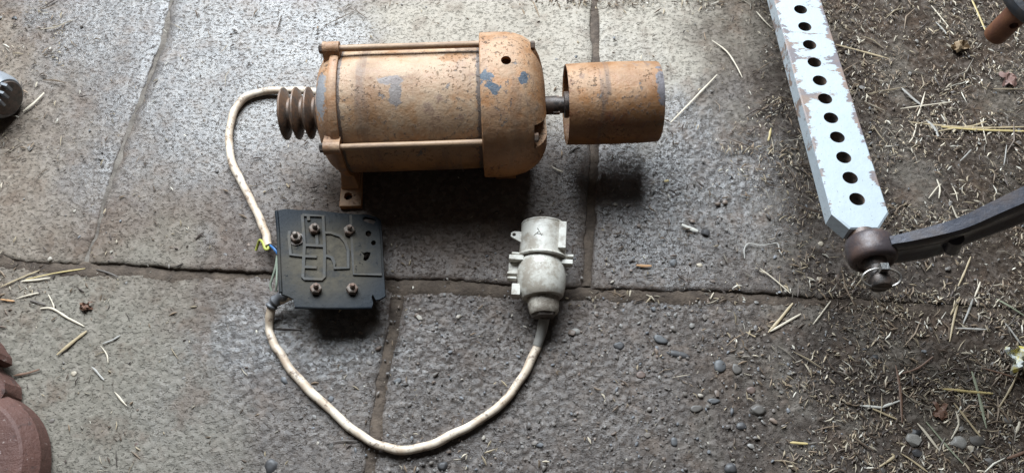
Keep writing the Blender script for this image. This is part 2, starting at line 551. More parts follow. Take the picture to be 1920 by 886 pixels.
def slab(xl, xr, upper, base, seed, gap_l, gap_r, relief=1.0, rough_l=0.006):
    step = 0.0032
    y0, y1 = (float(jy_.mean()), YMAX) if upper else (YMIN, float(jy_.mean()))
    ym = np.array([(y0 + y1) / 2])
    nu = int((xr(ym)[0] - xl(ym)[0]) / step) + 2
    nv = int((y1 - y0) / step) + 2
    u, v = np.meshgrid(np.linspace(0, 1, nu), np.linspace(0, 1, nv))
    yn = y0 + (y1 - y0) * v
    wl = gap_l + rough_l * (fbm(yn * 28, yn * 0 + seed, seed) - 0.45) * 2
    wr = gap_r + rough_l * (fbm(yn * 28, yn * 0 + seed + 9, seed + 5) - 0.45) * 2
    x = (xl(yn) + wl) * (1 - u) + (xr(yn) - wr) * u
    jj = JOINT(x)
    if upper:
        lo_ = jj + 0.0015 + 0.0055 * (fbm(x * 14, x * 0 + 3, 31) - 0.47) * 2 + 0.006 * (fbm(x * 95, x * 0, 41) - 0.47)
        y = lo_ + (YMAX - lo_) * v
        dj = (y - lo_)
    else:
        hi_ = jj - 0.0005 - 0.005 * fbm(x * 30, x * 0 + 8, 51)
        y = YMIN + (hi_ - YMIN) * v
        dj = (hi_ - y)
    dl, dr = (x - xl(yn) - wl), (xr(yn) - wr - x)
    z = base + 0.010 * (fbm(x * 2.2, y * 2.2, seed, 3) - 0.45) + 0.004 * (fbm(x * 11, y * 11, seed + 2, 4) - 0.45)
    am = relief * (0.5 + 0.8 * fbm(x * 5, y * 5, 71, 3))
    z = z + am * (stones(x, y, 0.0125, 0.0032, 3, 0.7) + stones(x + 5, y, 0.0080, 0.0024, 13, 0.8)) + am * 0.0032 * (fbm(x * 110, y * 170, 5, 3) - 0.45)
    # worn, rounded edges at the joints
    if upper:
        e = np.clip(dj / 0.012, 0, 1); z = z - 0.0035 * (1 - np.sqrt(1 - (1 - e) ** 2 + 1e-9))
    else:
        e = np.clip(dj / 0.035, 0, 1); z = z - 0.002 * (1 - e) ** 2
    for dd in (dl, dr):
        e = np.clip(dd / 0.022, 0, 1); z = z - 0.005 * (1 - e) ** 2
    # skirt down into the joint
    nvv, nuu = x.shape
    co = np.stack([x, y, z], -1).reshape(-1, 3)
    idx = np.arange(nvv * nuu).reshape(nvv, nuu)
    quads = np.stack([idx[:-1, :-1], idx[:-1, 1:], idx[1:, 1:], idx[1:, :-1]], -1).reshape(-1, 4)
    loop = np.concatenate([idx[0, :], idx[1:, -1], idx[-1, -2::-1], idx[-2:0:-1, 0]])
    sk = co[loop].copy(); sk[:, 2] = -0.045
    s0 = len(co)
    m = len(loop)
    a = np.arange(m); b = (a + 1) % m
    sq = np.stack([loop[b], loop[a], s0 + a, s0 + b], -1)
    co = np.concatenate([co, sk]); quads = np.concatenate([quads, sq])
    me = bpy.data.meshes.new("concrete_slab")
    me.vertices.add(len(co)); me.vertices.foreach_set("co", co.ravel())
    me.loops.add(quads.size); me.loops.foreach_set("vertex_index", quads.ravel().astype(np.int32))
    me.polygons.add(len(quads)); me.polygons.foreach_set("loop_start", np.arange(0, quads.size, 4, dtype=np.int32))
    me.update(calc_edges=True)
    return me


ground = obj("ground", prism([(-30, -30), (30, -30), (30, 30), (-30, 30)], -0.06, -0.052), M_dirt, smooth=0)
tag(ground, kind="structure")


def silt(path, w0, w1, z0, amp, seed, mat=None):
    """ragged ribbon of dirt along a joint; path of (x, y, side x, side y)"""
    bm = bmesh.new(); rows = []
    A = np.array(path)
    ts = np.linspace(-1, 1, 9)
    for i, (x, y, sx, sy) in enumerate(A):
        row = []
        for t in ts:
            w = (w1 if t > 0 else w0) * t
            qx, qy = x + sx * w, y + sy * w
            e = float(fbm(np.array([qx * 26.0]), np.array([qy * 26.0]), seed, 4)[0]) - 0.47
            f = float(fbm(np.array([qx * 120.0]), np.array([qy * 120.0]), seed + 3, 2)[0]) - 0.37
            row.append(bm.verts.new((qx, qy, z0 + amp * e * 2 + 0.0035 * f - 0.010 * abs(t) ** 3)))
        rows.append(row)
    for a, b in zip(rows, rows[1:]):
        for k in range(len(ts) - 1):
            bm.faces.new((a[k], a[k + 1], b[k + 1], b[k]))
    o = obj("joint_dirt", bm, mat or M_dirt, smooth=60)
    tag(o, kind="structure")


base = obj("joint_bed", prism([(XMIN, YMIN), (XMAX, YMIN), (XMAX, YMAX), (XMIN, YMAX)], -0.05, -0.026), M_dirt, smooth=0)
tag(base, kind="structure")
xs = np.linspace(XMIN, XMAX, 620)
silt([(x, float(JOINT(np.array([x]))[0]), 0, 1) for x in xs], 0.032, 0.012, -0.0046, 0.0038, 5)
for LL, a, b, sd in ((L1, 0.52, YMAX, 15), (L2, 0.46, YMAX, 25), (L3, YMIN, 0.45, 35)):
    xj = float(LL(np.array([0.5]))[0]); yj = float(JOINT(np.array([xj]))[0])
    a, b = (a, yj - 0.006) if LL is L3 else (yj + 0.004, b)
    ys = np.linspace(a, b, 260)
    silt([(float(LL(np.array([y]))[0]), y, 1, 0) for y in ys], 0.017, 0.017, -0.0040 if LL is not L3 else -0.0105, 0.0030, sd, M_silt if LL is L1 else None)
floor = empty("concrete_floor"); tag(floor, kind="structure")
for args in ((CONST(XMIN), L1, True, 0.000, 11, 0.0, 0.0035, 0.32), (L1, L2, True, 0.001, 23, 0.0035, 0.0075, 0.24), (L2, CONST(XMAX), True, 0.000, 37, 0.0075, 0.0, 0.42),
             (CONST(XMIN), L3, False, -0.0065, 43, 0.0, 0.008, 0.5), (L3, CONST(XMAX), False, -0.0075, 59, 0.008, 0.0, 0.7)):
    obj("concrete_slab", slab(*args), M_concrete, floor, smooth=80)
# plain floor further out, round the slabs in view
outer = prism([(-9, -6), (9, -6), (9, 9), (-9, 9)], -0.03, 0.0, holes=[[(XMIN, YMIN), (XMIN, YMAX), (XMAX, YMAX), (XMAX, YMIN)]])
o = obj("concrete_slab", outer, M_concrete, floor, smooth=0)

# ------------------------------------------------------------------ electric motor
ORANGE = (0.40, 0.16, 0.05)
M_body = motor_paint("dusty_orange_paint_body", 0.85, 0.0, orange=(0.35, 0.158, 0.055), rust=0.45, bands=0.2, scrape=[((0.104, 0, 0.13), (0.010, 2, 2), (0.12, 0.085, 0.065)), ((-0.043, -0.035, 0.243), (0.014, 0.030, 0.030), (0.17, 0.140, 0.125)), ((-0.050, -0.012, 0.247), (0.026, 0.010, 0.03), (0.19, 0.155, 0.14)), ((0.055, 0.035, 0.24), (0.03, 0.016, 0.02), (0.26, 0.13, 0.055)), ((-0.143, 0, 0.13), (0.006, 2, 2), (0.12, 0.085, 0.065))])
M_shield = motor_paint("dusty_orange_paint_shield", 0.70, 3.1, rust=0.35, scrape=[((-0.175, -0.03, 0.235), (0.016, 0.05, 0.05), (0.22, 0.215, 0.22))])
M_pulley = motor_paint("rusty_orange_paint_pulley", 0.55, 7.7, orange=(0.33, 0.125, 0.026), rust=0.95, bands=0.4, scrape=[((0.425, -0.01, 0.205), (0.012, 0.05, 0.03), (0.13, 0.115, 0.12))])
M_iron = metal("brown_rusted_iron", (0.11, 0.085, 0.07), (0.15, 0.085, 0.05), 0.5, 40, 0.5, 0.35)
M_dark = metal("dark_steel", (0.045, 0.04, 0.037), (0.09, 0.06, 0.045), 0.45, 50, 0.45, 0.5)
M_rod = grimy("painted_tie_rod", (0.30, 0.19, 0.11), (0.20, 0.13, 0.09), 0.55, 40, 0.55, streak=(0.25, 1, 1))

AX_H, SC = 0.135, 0.00099
lx = lambda px: (px - 800) * SC
d_axis = P(800, 205, AX_H)
motor = empty("electric_motor", (d_axis.x, d_axis.y, 0), R(2.2),
              "old orange electric motor with pulleys on both shaft ends lying on concrete", "electric motor")
TILT = T(0, 0, AX_H)


def mpart(name, bm, material, parent=motor, smooth=35, m=TILT):
    return obj(name, xf(bm, m), material, parent, smooth)


def polar(th, r): return (-r * math.sin(R(th)), r * math.cos(R(th)))


wob = lambda x, r, a: (x, r * (1 + 0.004 * math.sin(3 * a + x * 40)))
mpart("stator_body", lathe([(lx(654), 0.09), (lx(654), 0.1115), (lx(700), 0.1122), (lx(780), 0.1125), (lx(860), 0.1122), (lx(911), 0.1115), (lx(911), 0.09)], 72, wob), M_body)
shield = mpart("end_shield", lathe([(lx(604), 0.030), (lx(606), 0.050), (lx(609), 0.068), (lx(614), 0.086), (lx(621), 0.098), (lx(630), 0.107), (lx(639), 0.112), (lx(640), 0.1175), (lx(643), 0.1195),
                                    (lx(651), 0.1195), (lx(655), 0.1175), (lx(655), 0.10)], 72), M_shield)
RODS = (62, -28, 152, -118)
for th in RODS:
    y, z = polar(th, 0.125)
    m = T(0, y, AX_H + z) @ Matrix.Rotation(R(th), 4, "X")
    lug = bmesh.new()
    prism([(lx(628), -0.0125), (lx(657), -0.0125), (lx(657), 0.0125), (lx(628), 0.0125)], -0.030, 0.002, lug)
    lathe([(lx(628), 0.0125), (lx(657), 0.0125)], 20, bm=lug)
    obj("lug", xf(lug, m), M_shield, shield)
    rod = mpart("tie_rod", lathe([(lx(656), 0.0058), (lx(700), 0.006), (lx(800), 0.0057), (lx(912), 0.006)], 12), M_rod, motor, 50, T(0, y, AX_H + z))
    hd = lathe([(lx(620.5), 0.0068), (lx(621.5), 0.0085), (lx(628.5), 0.0085)], 6)
    obj("bolt_head", xf(hd, T(0, y, AX_H + z)), M_dark, rod, 20)
# feet
for side in (1, -1):
    fb = prism([(lx(618), -0.134), (lx(662), -0.134), (lx(660), -0.055), (lx(621), -0.055)], 0.0, 0.014,
               holes=[circle(lx(635), -0.112, 0.0075, 16)])
    web = bmesh.new()
    A = [(-0.128 + 0.030, 0.013), (-0.040, 0.013), (-0.030, 0.050), (-0.070, 0.058), (-0.086, 0.058)]
    lo_w, hi_w = (lx(621), lx(657)), (lx(628), lx(652))
    L_, Rr = [], []
    for y, z in A:
        t = min(1, (z - 0.013) / 0.045)
        L_.append(web.verts.new((lo_w[0] + (hi_w[0] - lo_w[0]) * t, y, z)))
        Rr.append(web.verts.new((lo_w[1] + (hi_w[1] - lo_w[1]) * t, y, z)))
    web.faces.new(L_); web.faces.new(Rr[::-1])
    for i in range(len(A)):
        j = (i + 1) % len(A)
        web.faces.new((L_[i], L_[j], Rr[j], Rr[i]))
    me = bpy.data.meshes.new("t"); web.to_mesh(me); web.free(); fb.from_mesh(me); bpy.data.meshes.remove(me)
    if side < 0: xf(fb, Matrix.Diagonal((1, -1, 1, 1)))
    bevel(obj("foot", fb, M_shield, motor), 0.0022, 2)
    # low feet tucked under the fan end
    f2 = box(lx(945), -side * 0.055, 0.012, 0.040, 0.05, 0.024)
    box(lx(945), -side * 0.04, 0.03, 0.03, 0.02, 0.05, f2)
    bevel(obj("foot", f2, M_shield, motor), 0.002, 2)

# bell-shaped fan cover: a shell, its mouth over the stator, with the sunk pockets of the tie rods
fc_out = [(904, 0.1300), (906, 0.1315), (930, 0.1322), (952, 0.1315), (968, 0.1290), (982, 0.1240), (995, 0.1150), (1005, 0.1030), (1012, 0.0880), (1017, 0.070), (1020, 0.050), (1021, 0.0215)]
fc_in = [(1016, 0.0215), (1014, 0.050), (1008, 0.075), (1000, 0.095), (985, 0.112), (965, 0.122), (940, 0.1255), (904, 0.1250)]


def bell(x, r, a):
    dd = math.degrees(a)
    lump = 0
    for th in RODS:
        d = abs((dd - th + 180) % 360 - 180)
        lump += math.exp(-(d / 17) ** 2)
        if d < 9.5 and x > lx(996) and r > 0.045:
            return (lx(996) + 0.0 * x, min(r, 0.1145))
    if lx(965) < x and r > 0.03:
        r = r + (0.127 - r) * 0.5 * math.exp(-(((dd - 85 + 180) % 360 - 180) / 34) ** 2)
    r2 = r * (1 + 0.022 * lump * (1 if x < lx(1000) else 0.5)) if r > 0.03 else r
    return (x, r2)


cover = mpart("fan_cover", lathe([(lx(a), b) for a, b in fc_out] + [(lx(a), b) for a, b in fc_in], 120, bell, closed=True), None, motor, 30, T(0, 0.001, AX_H + 0.003))
th_h = -2
hy, hz = polar(th_h, 0.128)
cut(cover, [xf(lathe([(-0.03, 0.0088), (0.03, 0.0088)], 24), T(lx(950), hy, AX_H + hz + 0.003) @ Matrix.Rotation(R(90), 4, "Y"))])
by = [polar(8, 0.131), polar(14, 0.131), polar(7, 0.131), polar(20, 0.131)]
M_cover = motor_paint("dusty_orange_paint_cover", 0.66, 5.3, rust=0.45,
                      blue=[((lx(918), polar(12, 0.131)[0], AX_H + polar(12, 0.131)[1]), 0.020),
                            ((lx(929), polar(20, 0.131)[0], AX_H + polar(20, 0.131)[1]), 0.014),
                            ((lx(979), polar(12, 0.128)[0], AX_H + polar(12, 0.128)[1]), 0.015)])
cover.data.materials.clear(); cover.data.materials.append(M_cover)
for th in RODS[:2]:
    y, z = polar(th, 0.117)
    obj("nut", xf(lathe([(lx(995.5), 0.0085), (lx(1002), 0.0085), (lx(1003), 0.007)], 6), T(0, y, AX_H + z + 0.003)), M_iron, cover, 20)

mpart("shaft", lathe([(lx(521), 0.006), (lx(523), 0.0105), (lx(533), 0.0105), (lx(533), 0.013), (lx(606), 0.013), (lx(606), 0.017), (lx(1045), 0.0172), (lx(1045), 0.0155), (lx(1140), 0.0155)], 28), M_dark)
vp = [(531, 0.012), (531, 0.030), (533, 0.045)]
for e0 in (534, 557, 580, 602):
    vp += [(e0, 0.0465), (e0 + 1.0, 0.0482), (e0 + 3.5, 0.0482), (e0 + 4.5, 0.0465)]
    if e0 < 600: vp += [(e0 + 11, 0.0285), (e0 + 15, 0.0285)]
vp += [(609, 0.040), (609, 0.02)]
gp = mpart("grooved_pulley", lathe([(lx(a), b) for a, b in vp], 56), M_iron)
obj("lock_bolt", xf(lathe([(0, 0.006), (0.009, 0.006)], 6), T(lx(523), -0.012, AX_H - 0.012)), M_iron, gp, 20)
fp_o = [(1061.5, 0.0722), (1061, 0.0735), (1063, 0.0742), (1100, 0.0755), (1150, 0.0760), (1200, 0.0755), (1229, 0.0742), (1233, 0.0730), (1233, 0.0700)]
fp_i = [(1215, 0.0702), (1150, 0.0705), (1075, 0.0704), (1064, 0.0702)]
fl = mpart("flat_pulley", lathe([(lx(a), b) for a, b in fp_o + fp_i], 72, lambda x, r, a: (x, r * (1 + 0.005 * math.sin(2 * a + 1) + 0.003 * math.sin(5 * a))), closed=True), M_pulley)
obj("hub", xf(lathe([(lx(1057), 0.0175), (lx(1058), 0.0245), (lx(1066), 0.0245), (lx(1066), 0.023), (lx(1140), 0.023), (lx(1142), 0.0698), (lx(1152), 0.0698), (lx(1152), 0.02)], 40), TILT), M_dark, fl)
obj("key", box(lx(1043), 0, AX_H + 0.0, 0.012, 0.037, 0.008), M_iron, fl)

# ------------------------------------------------------------------ terminal plate
def bakelite():
    k = NT("grimy_black_bakelite")
    c = k.coord()
    n = k.noise(c, 16, 7, 0.7)
    d = k.n("VectorMath", {0: k.n("Mapping", {"Vector": c, "Location": (0.08, 0.0, 0), "Scale": (11.5, 13.0, 0)}).outputs[0]}, operation="LENGTH").outputs["Value"]
    f = k.math("MULTIPLY", k.ramp(k.math("ADD", d, k.math("MULTIPLY", n, 0.9)), 2.0, 0.85), k.ramp(n, 0.34, 0.56, lo=0.25))
    col = k.mix(f, (0.012, 0.015, 0.019), k.mix(k.noise(c, 120, 4, 0.7), (0.055, 0.047, 0.035), (0.115, 0.100, 0.077)))
    sp = k.ramp(k.noise(c, 70, 5, 0.7), 0.64, 0.67)
    col = k.mix(k.math("MULTIPLY", sp, 0.8), col, (0.006, 0.007, 0.01))
    k.set(color=col, rough=k.ramp(f, 0, 1, lo=0.40, hi=0.8), spec=0.07, normal=k.bump(k.noise(c, 70, 6, 0.7), 0.7, 0.003))
    return k.m


M_bake = bakelite()
M_stud = metal("rusty_dusty_stud", (0.17, 0.14, 0.115), (0.14, 0.085, 0.06), 0.5, 60, 0.65, 0.1, 0.7)
M_rib = grimy("dusty_bakelite_rib", (0.032, 0.029, 0.025), (0.080, 0.069, 0.054), 0.6, 30, 0.7, 0.3)


def tz(px, py):
    return 0.050 - 0.022 * (px - 520) / 200 + 0.026 * (py - 400) / 175


def Q(px, py, dz=0.0):
    for _ in range(1):
        v = P(px, py, tz(px, py) + dz)
    return v


pc = Q(620, 485)
plate = empty("terminal_plate", (pc.x, pc.y, 0), 0, "black bakelite terminal plate with raised ribs and five rusty studs on the cable", "terminal plate")
W2L = T(-pc.x, -pc.y, 0)


def qprism(outline, top, bottom, holes=(), bm=None):
    """solid between two offsets from the plate's plane, outline in photo pixels on that plane"""
    own = prism([(a, b) for a, b in outline], 0, 1, holes=holes)
    for v in own.verts:
        px, py = v.co.x, v.co.y
        base = Q(px, py)
        v.co = base + NRM * (top if v.co.z > 0.5 else bottom)
    xf(own, W2L)
    if bm is None: return own
    me = bpy.data.meshes.new("t"); own.to_mesh(me); own.free(); bm.from_mesh(me); bpy.data.meshes.remove(me)
    return bm


NRM = (Q(700, 485) - Q(540, 485)).cross(Q(620, 400) - Q(620, 570)).normalized()
if NRM.z < 0: NRM = -NRM
out = [(519, 394), (535, 391), (560, 393), (600, 394), (640, 399), (665, 401), (690, 403), (710, 409), (714, 412), (717, 440), (718, 470), (721, 520), (723, 555), (712, 561), (704, 562), (699, 552), (697, 556), (700, 567), (697, 576),
       (650, 577), (600, 576), (553, 575), (551, 568), (550, 560), (540, 555), (527, 551), (526, 530), (524, 480), (521, 430)]
holes = [[(681, 411), (684, 408), (700, 411), (704, 414), (704, 419), (700, 422), (686, 418), (681, 415)], circle(691, 440, 5.6, 16), circle(700.5, 457, 4.6, 14),
         [(677, 473), (682, 476), (688, 474), (695, 475), (694, 480), (691, 487), (686, 491), (681, 489), (683, 481)]]
bk = obj("base_plate", qprism(out, 0.0, -0.0045, holes), M_bake, plate)
bevel(bk, 0.001, 2, 50)
obj("edge_lip", xf(tube([Q(*p, -0.002) for p in ((553, 575), (600, 576.5), (650, 577), (697, 576))], 0.0030, 8, n=3), W2L), M_bake, plate)
obj("edge_lip", xf(tube([Q(*p, 0.001) for p in ((518, 396), (521, 430), (523, 480), (526, 548))], 0.0032, 8, n=3), W2L), M_bake, plate)
# raised right-hand pad, drawn round the drilled holes
pad = [(660, 404), (690, 404), (708, 410), (712, 440), (714, 470), (716, 513), (664, 514), (663, 470), (661, 430)]
obj("raised_pad", qprism(pad, 0.0042, -0.001, holes), M_bake, plate)
ribs = [[(567, 404), (571, 460), (568, 520), (571, 523), (604, 524), (608, 520), (609, 470), (606, 406), (567, 404)],
        [(572, 460), (607, 462)], [(570, 481), (594, 482)], [(570, 501), (594, 502)], [(568, 480), (545, 478), (542, 446), (543, 434)], [(578, 404), (579, 414)],
        [(606, 437), (620, 437), (638, 443), (648, 455), (653, 470), (653, 503), (627, 503), (627, 494), (623, 484), (616, 481), (609, 480)],
        [(658, 404), (661, 470), (664, 514), (716, 515)], [(594, 440), (595, 459)]]
sec = [(-1, -0.6), (1, -0.6), (0.85, 0.9), (-0.85, 0.9)]
for rb in ribs:
    obj("raised_rib", xf(tube([Q(*p, 0.0012) for p in rb], 0.0031, section=sec, up=NRM), W2L), M_rib, plate, smooth=40)
studs = [(557, 449, 0.35), (589, 433, 0.05), (654, 436, -0.1), (592, 545, 0.1), (660, 545, 0.15)]
for i, (px, py, an) in enumerate(studs):
    b = Q(px, py)
    tip = (NRM + Vector((0.16 - 0.25 * (i == 0), 0.10, 0)) + Vector((random.uniform(-.05, .05), random.uniform(-.05, .05), 0))).normalized()
    m = W2L @ axis_matrix(b, b + tip, up=(math.cos(an), math.sin(an), 0.1))
    st = obj("stud", xf(lathe([(-0.040, 0.0042), (0.011, 0.0042)] + [(0.011 + 0.0013 * k, 0.0042 if k % 2 else 0.0048) for k in range(1, 8)] + [(0.022, 0.003)], 14), m), M_stud, plate, 40)
    obj("nut", xf(lathe([(0.0005, 0.009), (0.002, 0.0104), (0.0105, 0.0104), (0.0120, 0.0085)], 6), m), M_stud, st, 20)
    if i == 0:
        obj("washer", xf(lathe([(-0.0002, 0.0135), (0.0018, 0.0135)], 20), m), M_dark, st, 30)
    obj("lower_nut", xf(lathe([(-0.016, 0.011), (-0.005, 0.011)], 6), m), M_stud, st, 20)

# ------------------------------------------------------------------ cables
def cable_material():
    k = NT("dirty_white_cable")
    c = k.pos()
    n = k.noise(c, 22, 6, 0.7)
    col = k.mix(k.ramp(n, 0.35, 0.65), (0.64, 0.55, 0.44), (0.44, 0.33, 0.235))
    st = k.ramp(k.noise(c, 75, 6, 0.75), 0.53, 0.63)
    col = k.mix(k.math("MULTIPLY", st, 0.8), col, (0.13, 0.085, 0.06))
    k.set(color=col, rough=0.5, normal=k.bump(k.noise(c, 160, 4, 0.6), 0.3, 0.001))
    return k.m


M_cable = cable_material()
M_tape = plain("dark_insulating_tape", (0.10, 0.10, 0.105), 0.4)
M_tape_grey = plain("dusty_grey_tape", (0.20, 0.185, 0.165), 0.6)
M_yel = plain("yellow_green_insulation", (0.33, 0.34, 0.06), 0.5)
M_blu = plain("blue_insulation", (0.035, 0.13, 0.32), 0.4)
M_grn = plain("grey_green_insulation", (0.22, 0.25, 0.19), 0.5)
M_blk = plain("black_insulation", (0.02, 0.02, 0.022), 0.4)
CR = 0.0077


def thing_at(name, pt, label, cat, group=None):
    e = empty(name, (pt.x, pt.y, 0), 0, label, cat, group)
    return e, T(-pt.x, -pt.y, 0)


c1, w1 = thing_at("power_cable", P(432, 250), "white cable curving from behind the grooved pulley to the top of the terminal plate", "cable", "white cables joined to the terminal plate")
pts = [P(618, 176, 0.050), P(585, 172, 0.030), P(545, 170, 0.016), P(505, 170, 0.011)] + [P(a, b, 0.0105) for a, b in ((472, 177), (447, 196), (433, 226), (430, 268), (437, 308), (455, 346), (474, 382))] + [P(489, 415, 0.016), P(499, 442, 0.024), P(504, 461, 0.030)]
obj("sheath", xf(tube(pts, lambda t: CR * (1 + 0.035 * math.sin(t * 61) + 0.03 * math.sin(t * 23)), 14, n=6, kink=0.0006), w1), M_cable, c1)
obj("core_wire", xf(tube([P(506, 459, .031), P(513, 465, .036), P(520, 474, .036), P(527, 485, .03)], 0.0026, 8, n=4), w1), M_blu, c1)
obj("core_wire", xf(tube([P(508, 458, .031), P(516, 462, .038), P(524, 470, .038), P(530, 480, .03)], 0.0022, 8, n=4), w1), M_blk, c1)
obj("core_wire", xf(tube([P(503, 460, .031), P(502, 467, .033), P(497, 466, .034), P(493, 455, .032), P(487, 450, .026), P(483, 460, .016), P(480, 469, .010)], 0.0026, 8, n=5), w1), M_yel, c1)
obj("core_wire", xf(tube([P(520, 478, .030), P(517, 500, .030), P(511, 520, .024), P(507, 534, .018), P(509, 545, .014)], 0.0023, 8, n=4), w1), M_grn, c1)
obj("core_wire", xf(tube([P(521, 480, .034), P(519.5, 505, .036), P(518.5, 530, .038), P(518, 545, .030)], 0.0020, 8, n=4), w1), M_grn, c1)

c2, w2 = thing_at("power_cable", P(700, 825), "long white cable looping from the bottom of the terminal plate round to the plug", "cable", "white cables joined to the terminal plate")
cz = [(545, 553, .030), (527, 562, .026), (511, 572, .018), (506, 590, .0105)]
pts = [P(*p) for p in cz] + [P(a, b, 0.0005) for a, b in ((505, 612), (511, 638), (526, 665), (552, 700), (585, 735), (620, 768), (655, 800), (690, 824), (725, 838), (765, 842), (805, 834), (850, 814), (895, 790), (935, 760), (965, 727), (988, 692), (1004, 655))] + [P(1014, 625, 0.008), P(1019, 602, 0.022), P(1021, 585, 0.03)]
obj("sheath", xf(tube(pts, lambda t: CR * (1 + 0.035 * math.sin(t * 61) + 0.03 * math.sin(t * 23)), 14, n=6, kink=0.0006), w2), M_cable, c2)
obj("tape_wrap", xf(tube([P(538, 550, .034), P(524, 558, .030), P(513, 568, .022), P(508, 577, .018)], lambda t: 0.0085 + 0.0035 * math.sin(t * 9) ** 2, 12, n=4), w2), M_tape, c2)
obj("tape_wrap", xf(tube([P(1007, 648, 0.002), P(1014, 627, 0.008), P(1019, 604, 0.022), P(1020, 596, 0.026)], lambda t: 0.0086 + 0.0018 * t, 12, n=4), w2), M_tape_grey, c2)

# ------------------------------------------------------------------ plug
M_plug = grimy("scuffed_white_plug", (0.50, 0.475, 0.42), (0.24, 0.20, 0.155), 0.62, 26, 0.42, 0.25)
M_soot = plain("grimy_cable_gland", (0.07, 0.055, 0.045), 0.7)
pa, pb_ = P(1020, 422, 0.046), P(1011, 596, 0.040)
PL = (pb_ - pa).length
plug = empty("industrial_plug", ((pa.x + pb_.x) / 2, (pa.y + pb_.y) / 2, 0), 0, "scuffed white industrial plug with a socket collar at the end of the cable", "plug")
PM = T(-plug.location.x, -plug.location.y, 0) @ axis_matrix(pa, pb_)
f = PL / 0.19
S = lambda t: t * PL
col_o = [(0.0, 0.0405), (0.008, 0.0425), (0.02, 0.0425), (0.02, 0.0418), (0.36, 0.0430), (0.36, 0.036)]
col_i = [(0.02, 0.0385), (0.0, 0.0390)]
obj("socket_collar", xf(lathe([(S(a), b) for a, b in col_o] + [(S(0.34), 0.0375)] + [(S(a), b) for a, b in col_i], 56, closed=True), PM), M_plug, plug)
obj("pin_carrier", xf(lathe([(S(0.10), 0.03), (S(0.10), 0.036), (S(0.30), 0.0372), (S(0.30), 0.02)], 40), PM), M_soot, plug)
obj("ring_flange", xf(lathe([(S(0.362), 0.036), (S(0.362), 0.0465), (S(0.38), 0.048), (S(0.392), 0.0465), (S(0.394), 0.036)], 56), PM), M_plug, plug)


def bodyshape(x, r, a):
    return (x, r)


YS = 1 if (PM.to_3x3() @ Vector((0, 1, 0))).x > 0 else -1
LEAN = T(S(0.39), -YS * 0.004, 0) @ Matrix.Rotation(YS * R(6.5), 4, "Z") @ T(-S(0.39), 0, 0)
body = lathe([(S(0.396), 0.036), (S(0.40), 0.0400), (S(0.43), 0.0415), (S(0.50), 0.0440), (S(0.58), 0.0450), (S(0.66), 0.0435), (S(0.73), 0.0405), (S(0.780), 0.0375), (S(0.790), 0.0360), (S(0.790), 0.02)], 56)
obj("plug_body", xf(body, PM @ LEAN), M_plug, plug)
neck = lathe([(S(0.78), 0.029), (S(0.80), 0.0290), (S(0.88), 0.0280), (S(0.93), 0.0262), (S(0.955), 0.0235), (S(0.96), 0.012)], 40, lambda x, r, a: (x, r * (1 + 0.04 * math.sin(3 * a))))
obj("cable_gland", xf(neck, PM @ LEAN @ T(0, 0, -0.003)), grimy("dirty_gland", (0.40, 0.36, 0.30), (0.13, 0.10, 0.075), 0.85, 40, 0.6, 0.5), plug)
obj("gland_nut", xf(lathe([(S(0.955), 0.012), (S(0.957), 0.022), (S(0.985), 0.0195), (S(0.99), 0.010)], 16, lambda x, r, a: (x, r * (1 + 0.08 * math.sin(5 * a)))), PM @ LEAN @ T(0, 0, -0.004)), M_soot, plug)
# local axes: x along the plug towards the viewer, +y to the viewer's right, z up
YS = 1 if (PM.to_3x3() @ Vector((0, 1, 0))).x > 0 else -1
pb = lambda name, s0, s1, y0, y1, z0, z1, mt=M_plug, bw=0.0015: bevel(obj(name, xf(box((S(s0) + S(s1)) / 2, YS * (y0 + y1) / 2, (z0 + z1) / 2, S(s1) - S(s0), abs(y1 - y0), z1 - z0), PM), mt, plug), bw, 2)
pb("key_rail", 0.03, 0.32, 0.026, 0.0405, 0.014, 0.0370)
pb("lug", 0.345, 0.375, 0.036, 0.056, 0.004, 0.020)
pb("lug", 0.405, 0.455, 0.034, 0.055, 0.002, 0.022)
pb("lug", 0.35, 0.375, -0.056, -0.036, 0.004, 0.018)
pb("lug", 0.40, 0.455, -0.060, -0.033, 0.006, 0.028)
pb("clip", 0.455, 0.60, -0.060, -0.042, -0.004, 0.012)
pb("clip", 0.56, 0.585, -0.062, -0.044, 0.0, 0.016)
pb("clip", 0.61, 0.635, -0.061, -0.044, 0.0, 0.016)
pb("clip", 0.68, 0.80, -0.052, -0.036, 0.0, 0.016)
tabp = prism([(S(0.11), YS * -0.040), (S(0.11), YS * -0.054), (S(0.125), YS * -0.060), (S(0.17), YS * -0.060), (S(0.19), YS * -0.054), (S(0.23), YS * -0.040)], 0.006, 0.011, holes=[circle(S(0.148), YS * -0.054, 0.003, 12)])
bevel(obj("hanging_tab", xf(tabp, PM), M_plug, plug), 0.0008, 1)
# faint moulded mark on the collar
mk = bmesh.new()
for (a0, b0, a1, b1) in ((0.13, -0.012, 0.21, -0.004), (0.17, -0.010, 0.21, -0.018), (0.19, -0.013, 0.20, -0.002)):
    z_ = lambda b: math.sqrt(0.0424 ** 2 - b * b) + 0.0004
    tube([(S(a0), YS * b0, z_(b0)), (S(a1), YS * b1, z_(b1))], 0.0008, 6, bm=mk)
obj("moulded_mark", xf(mk, PM), plain("mark_grime", (0.22, 0.20, 0.17), 0.6), plug)

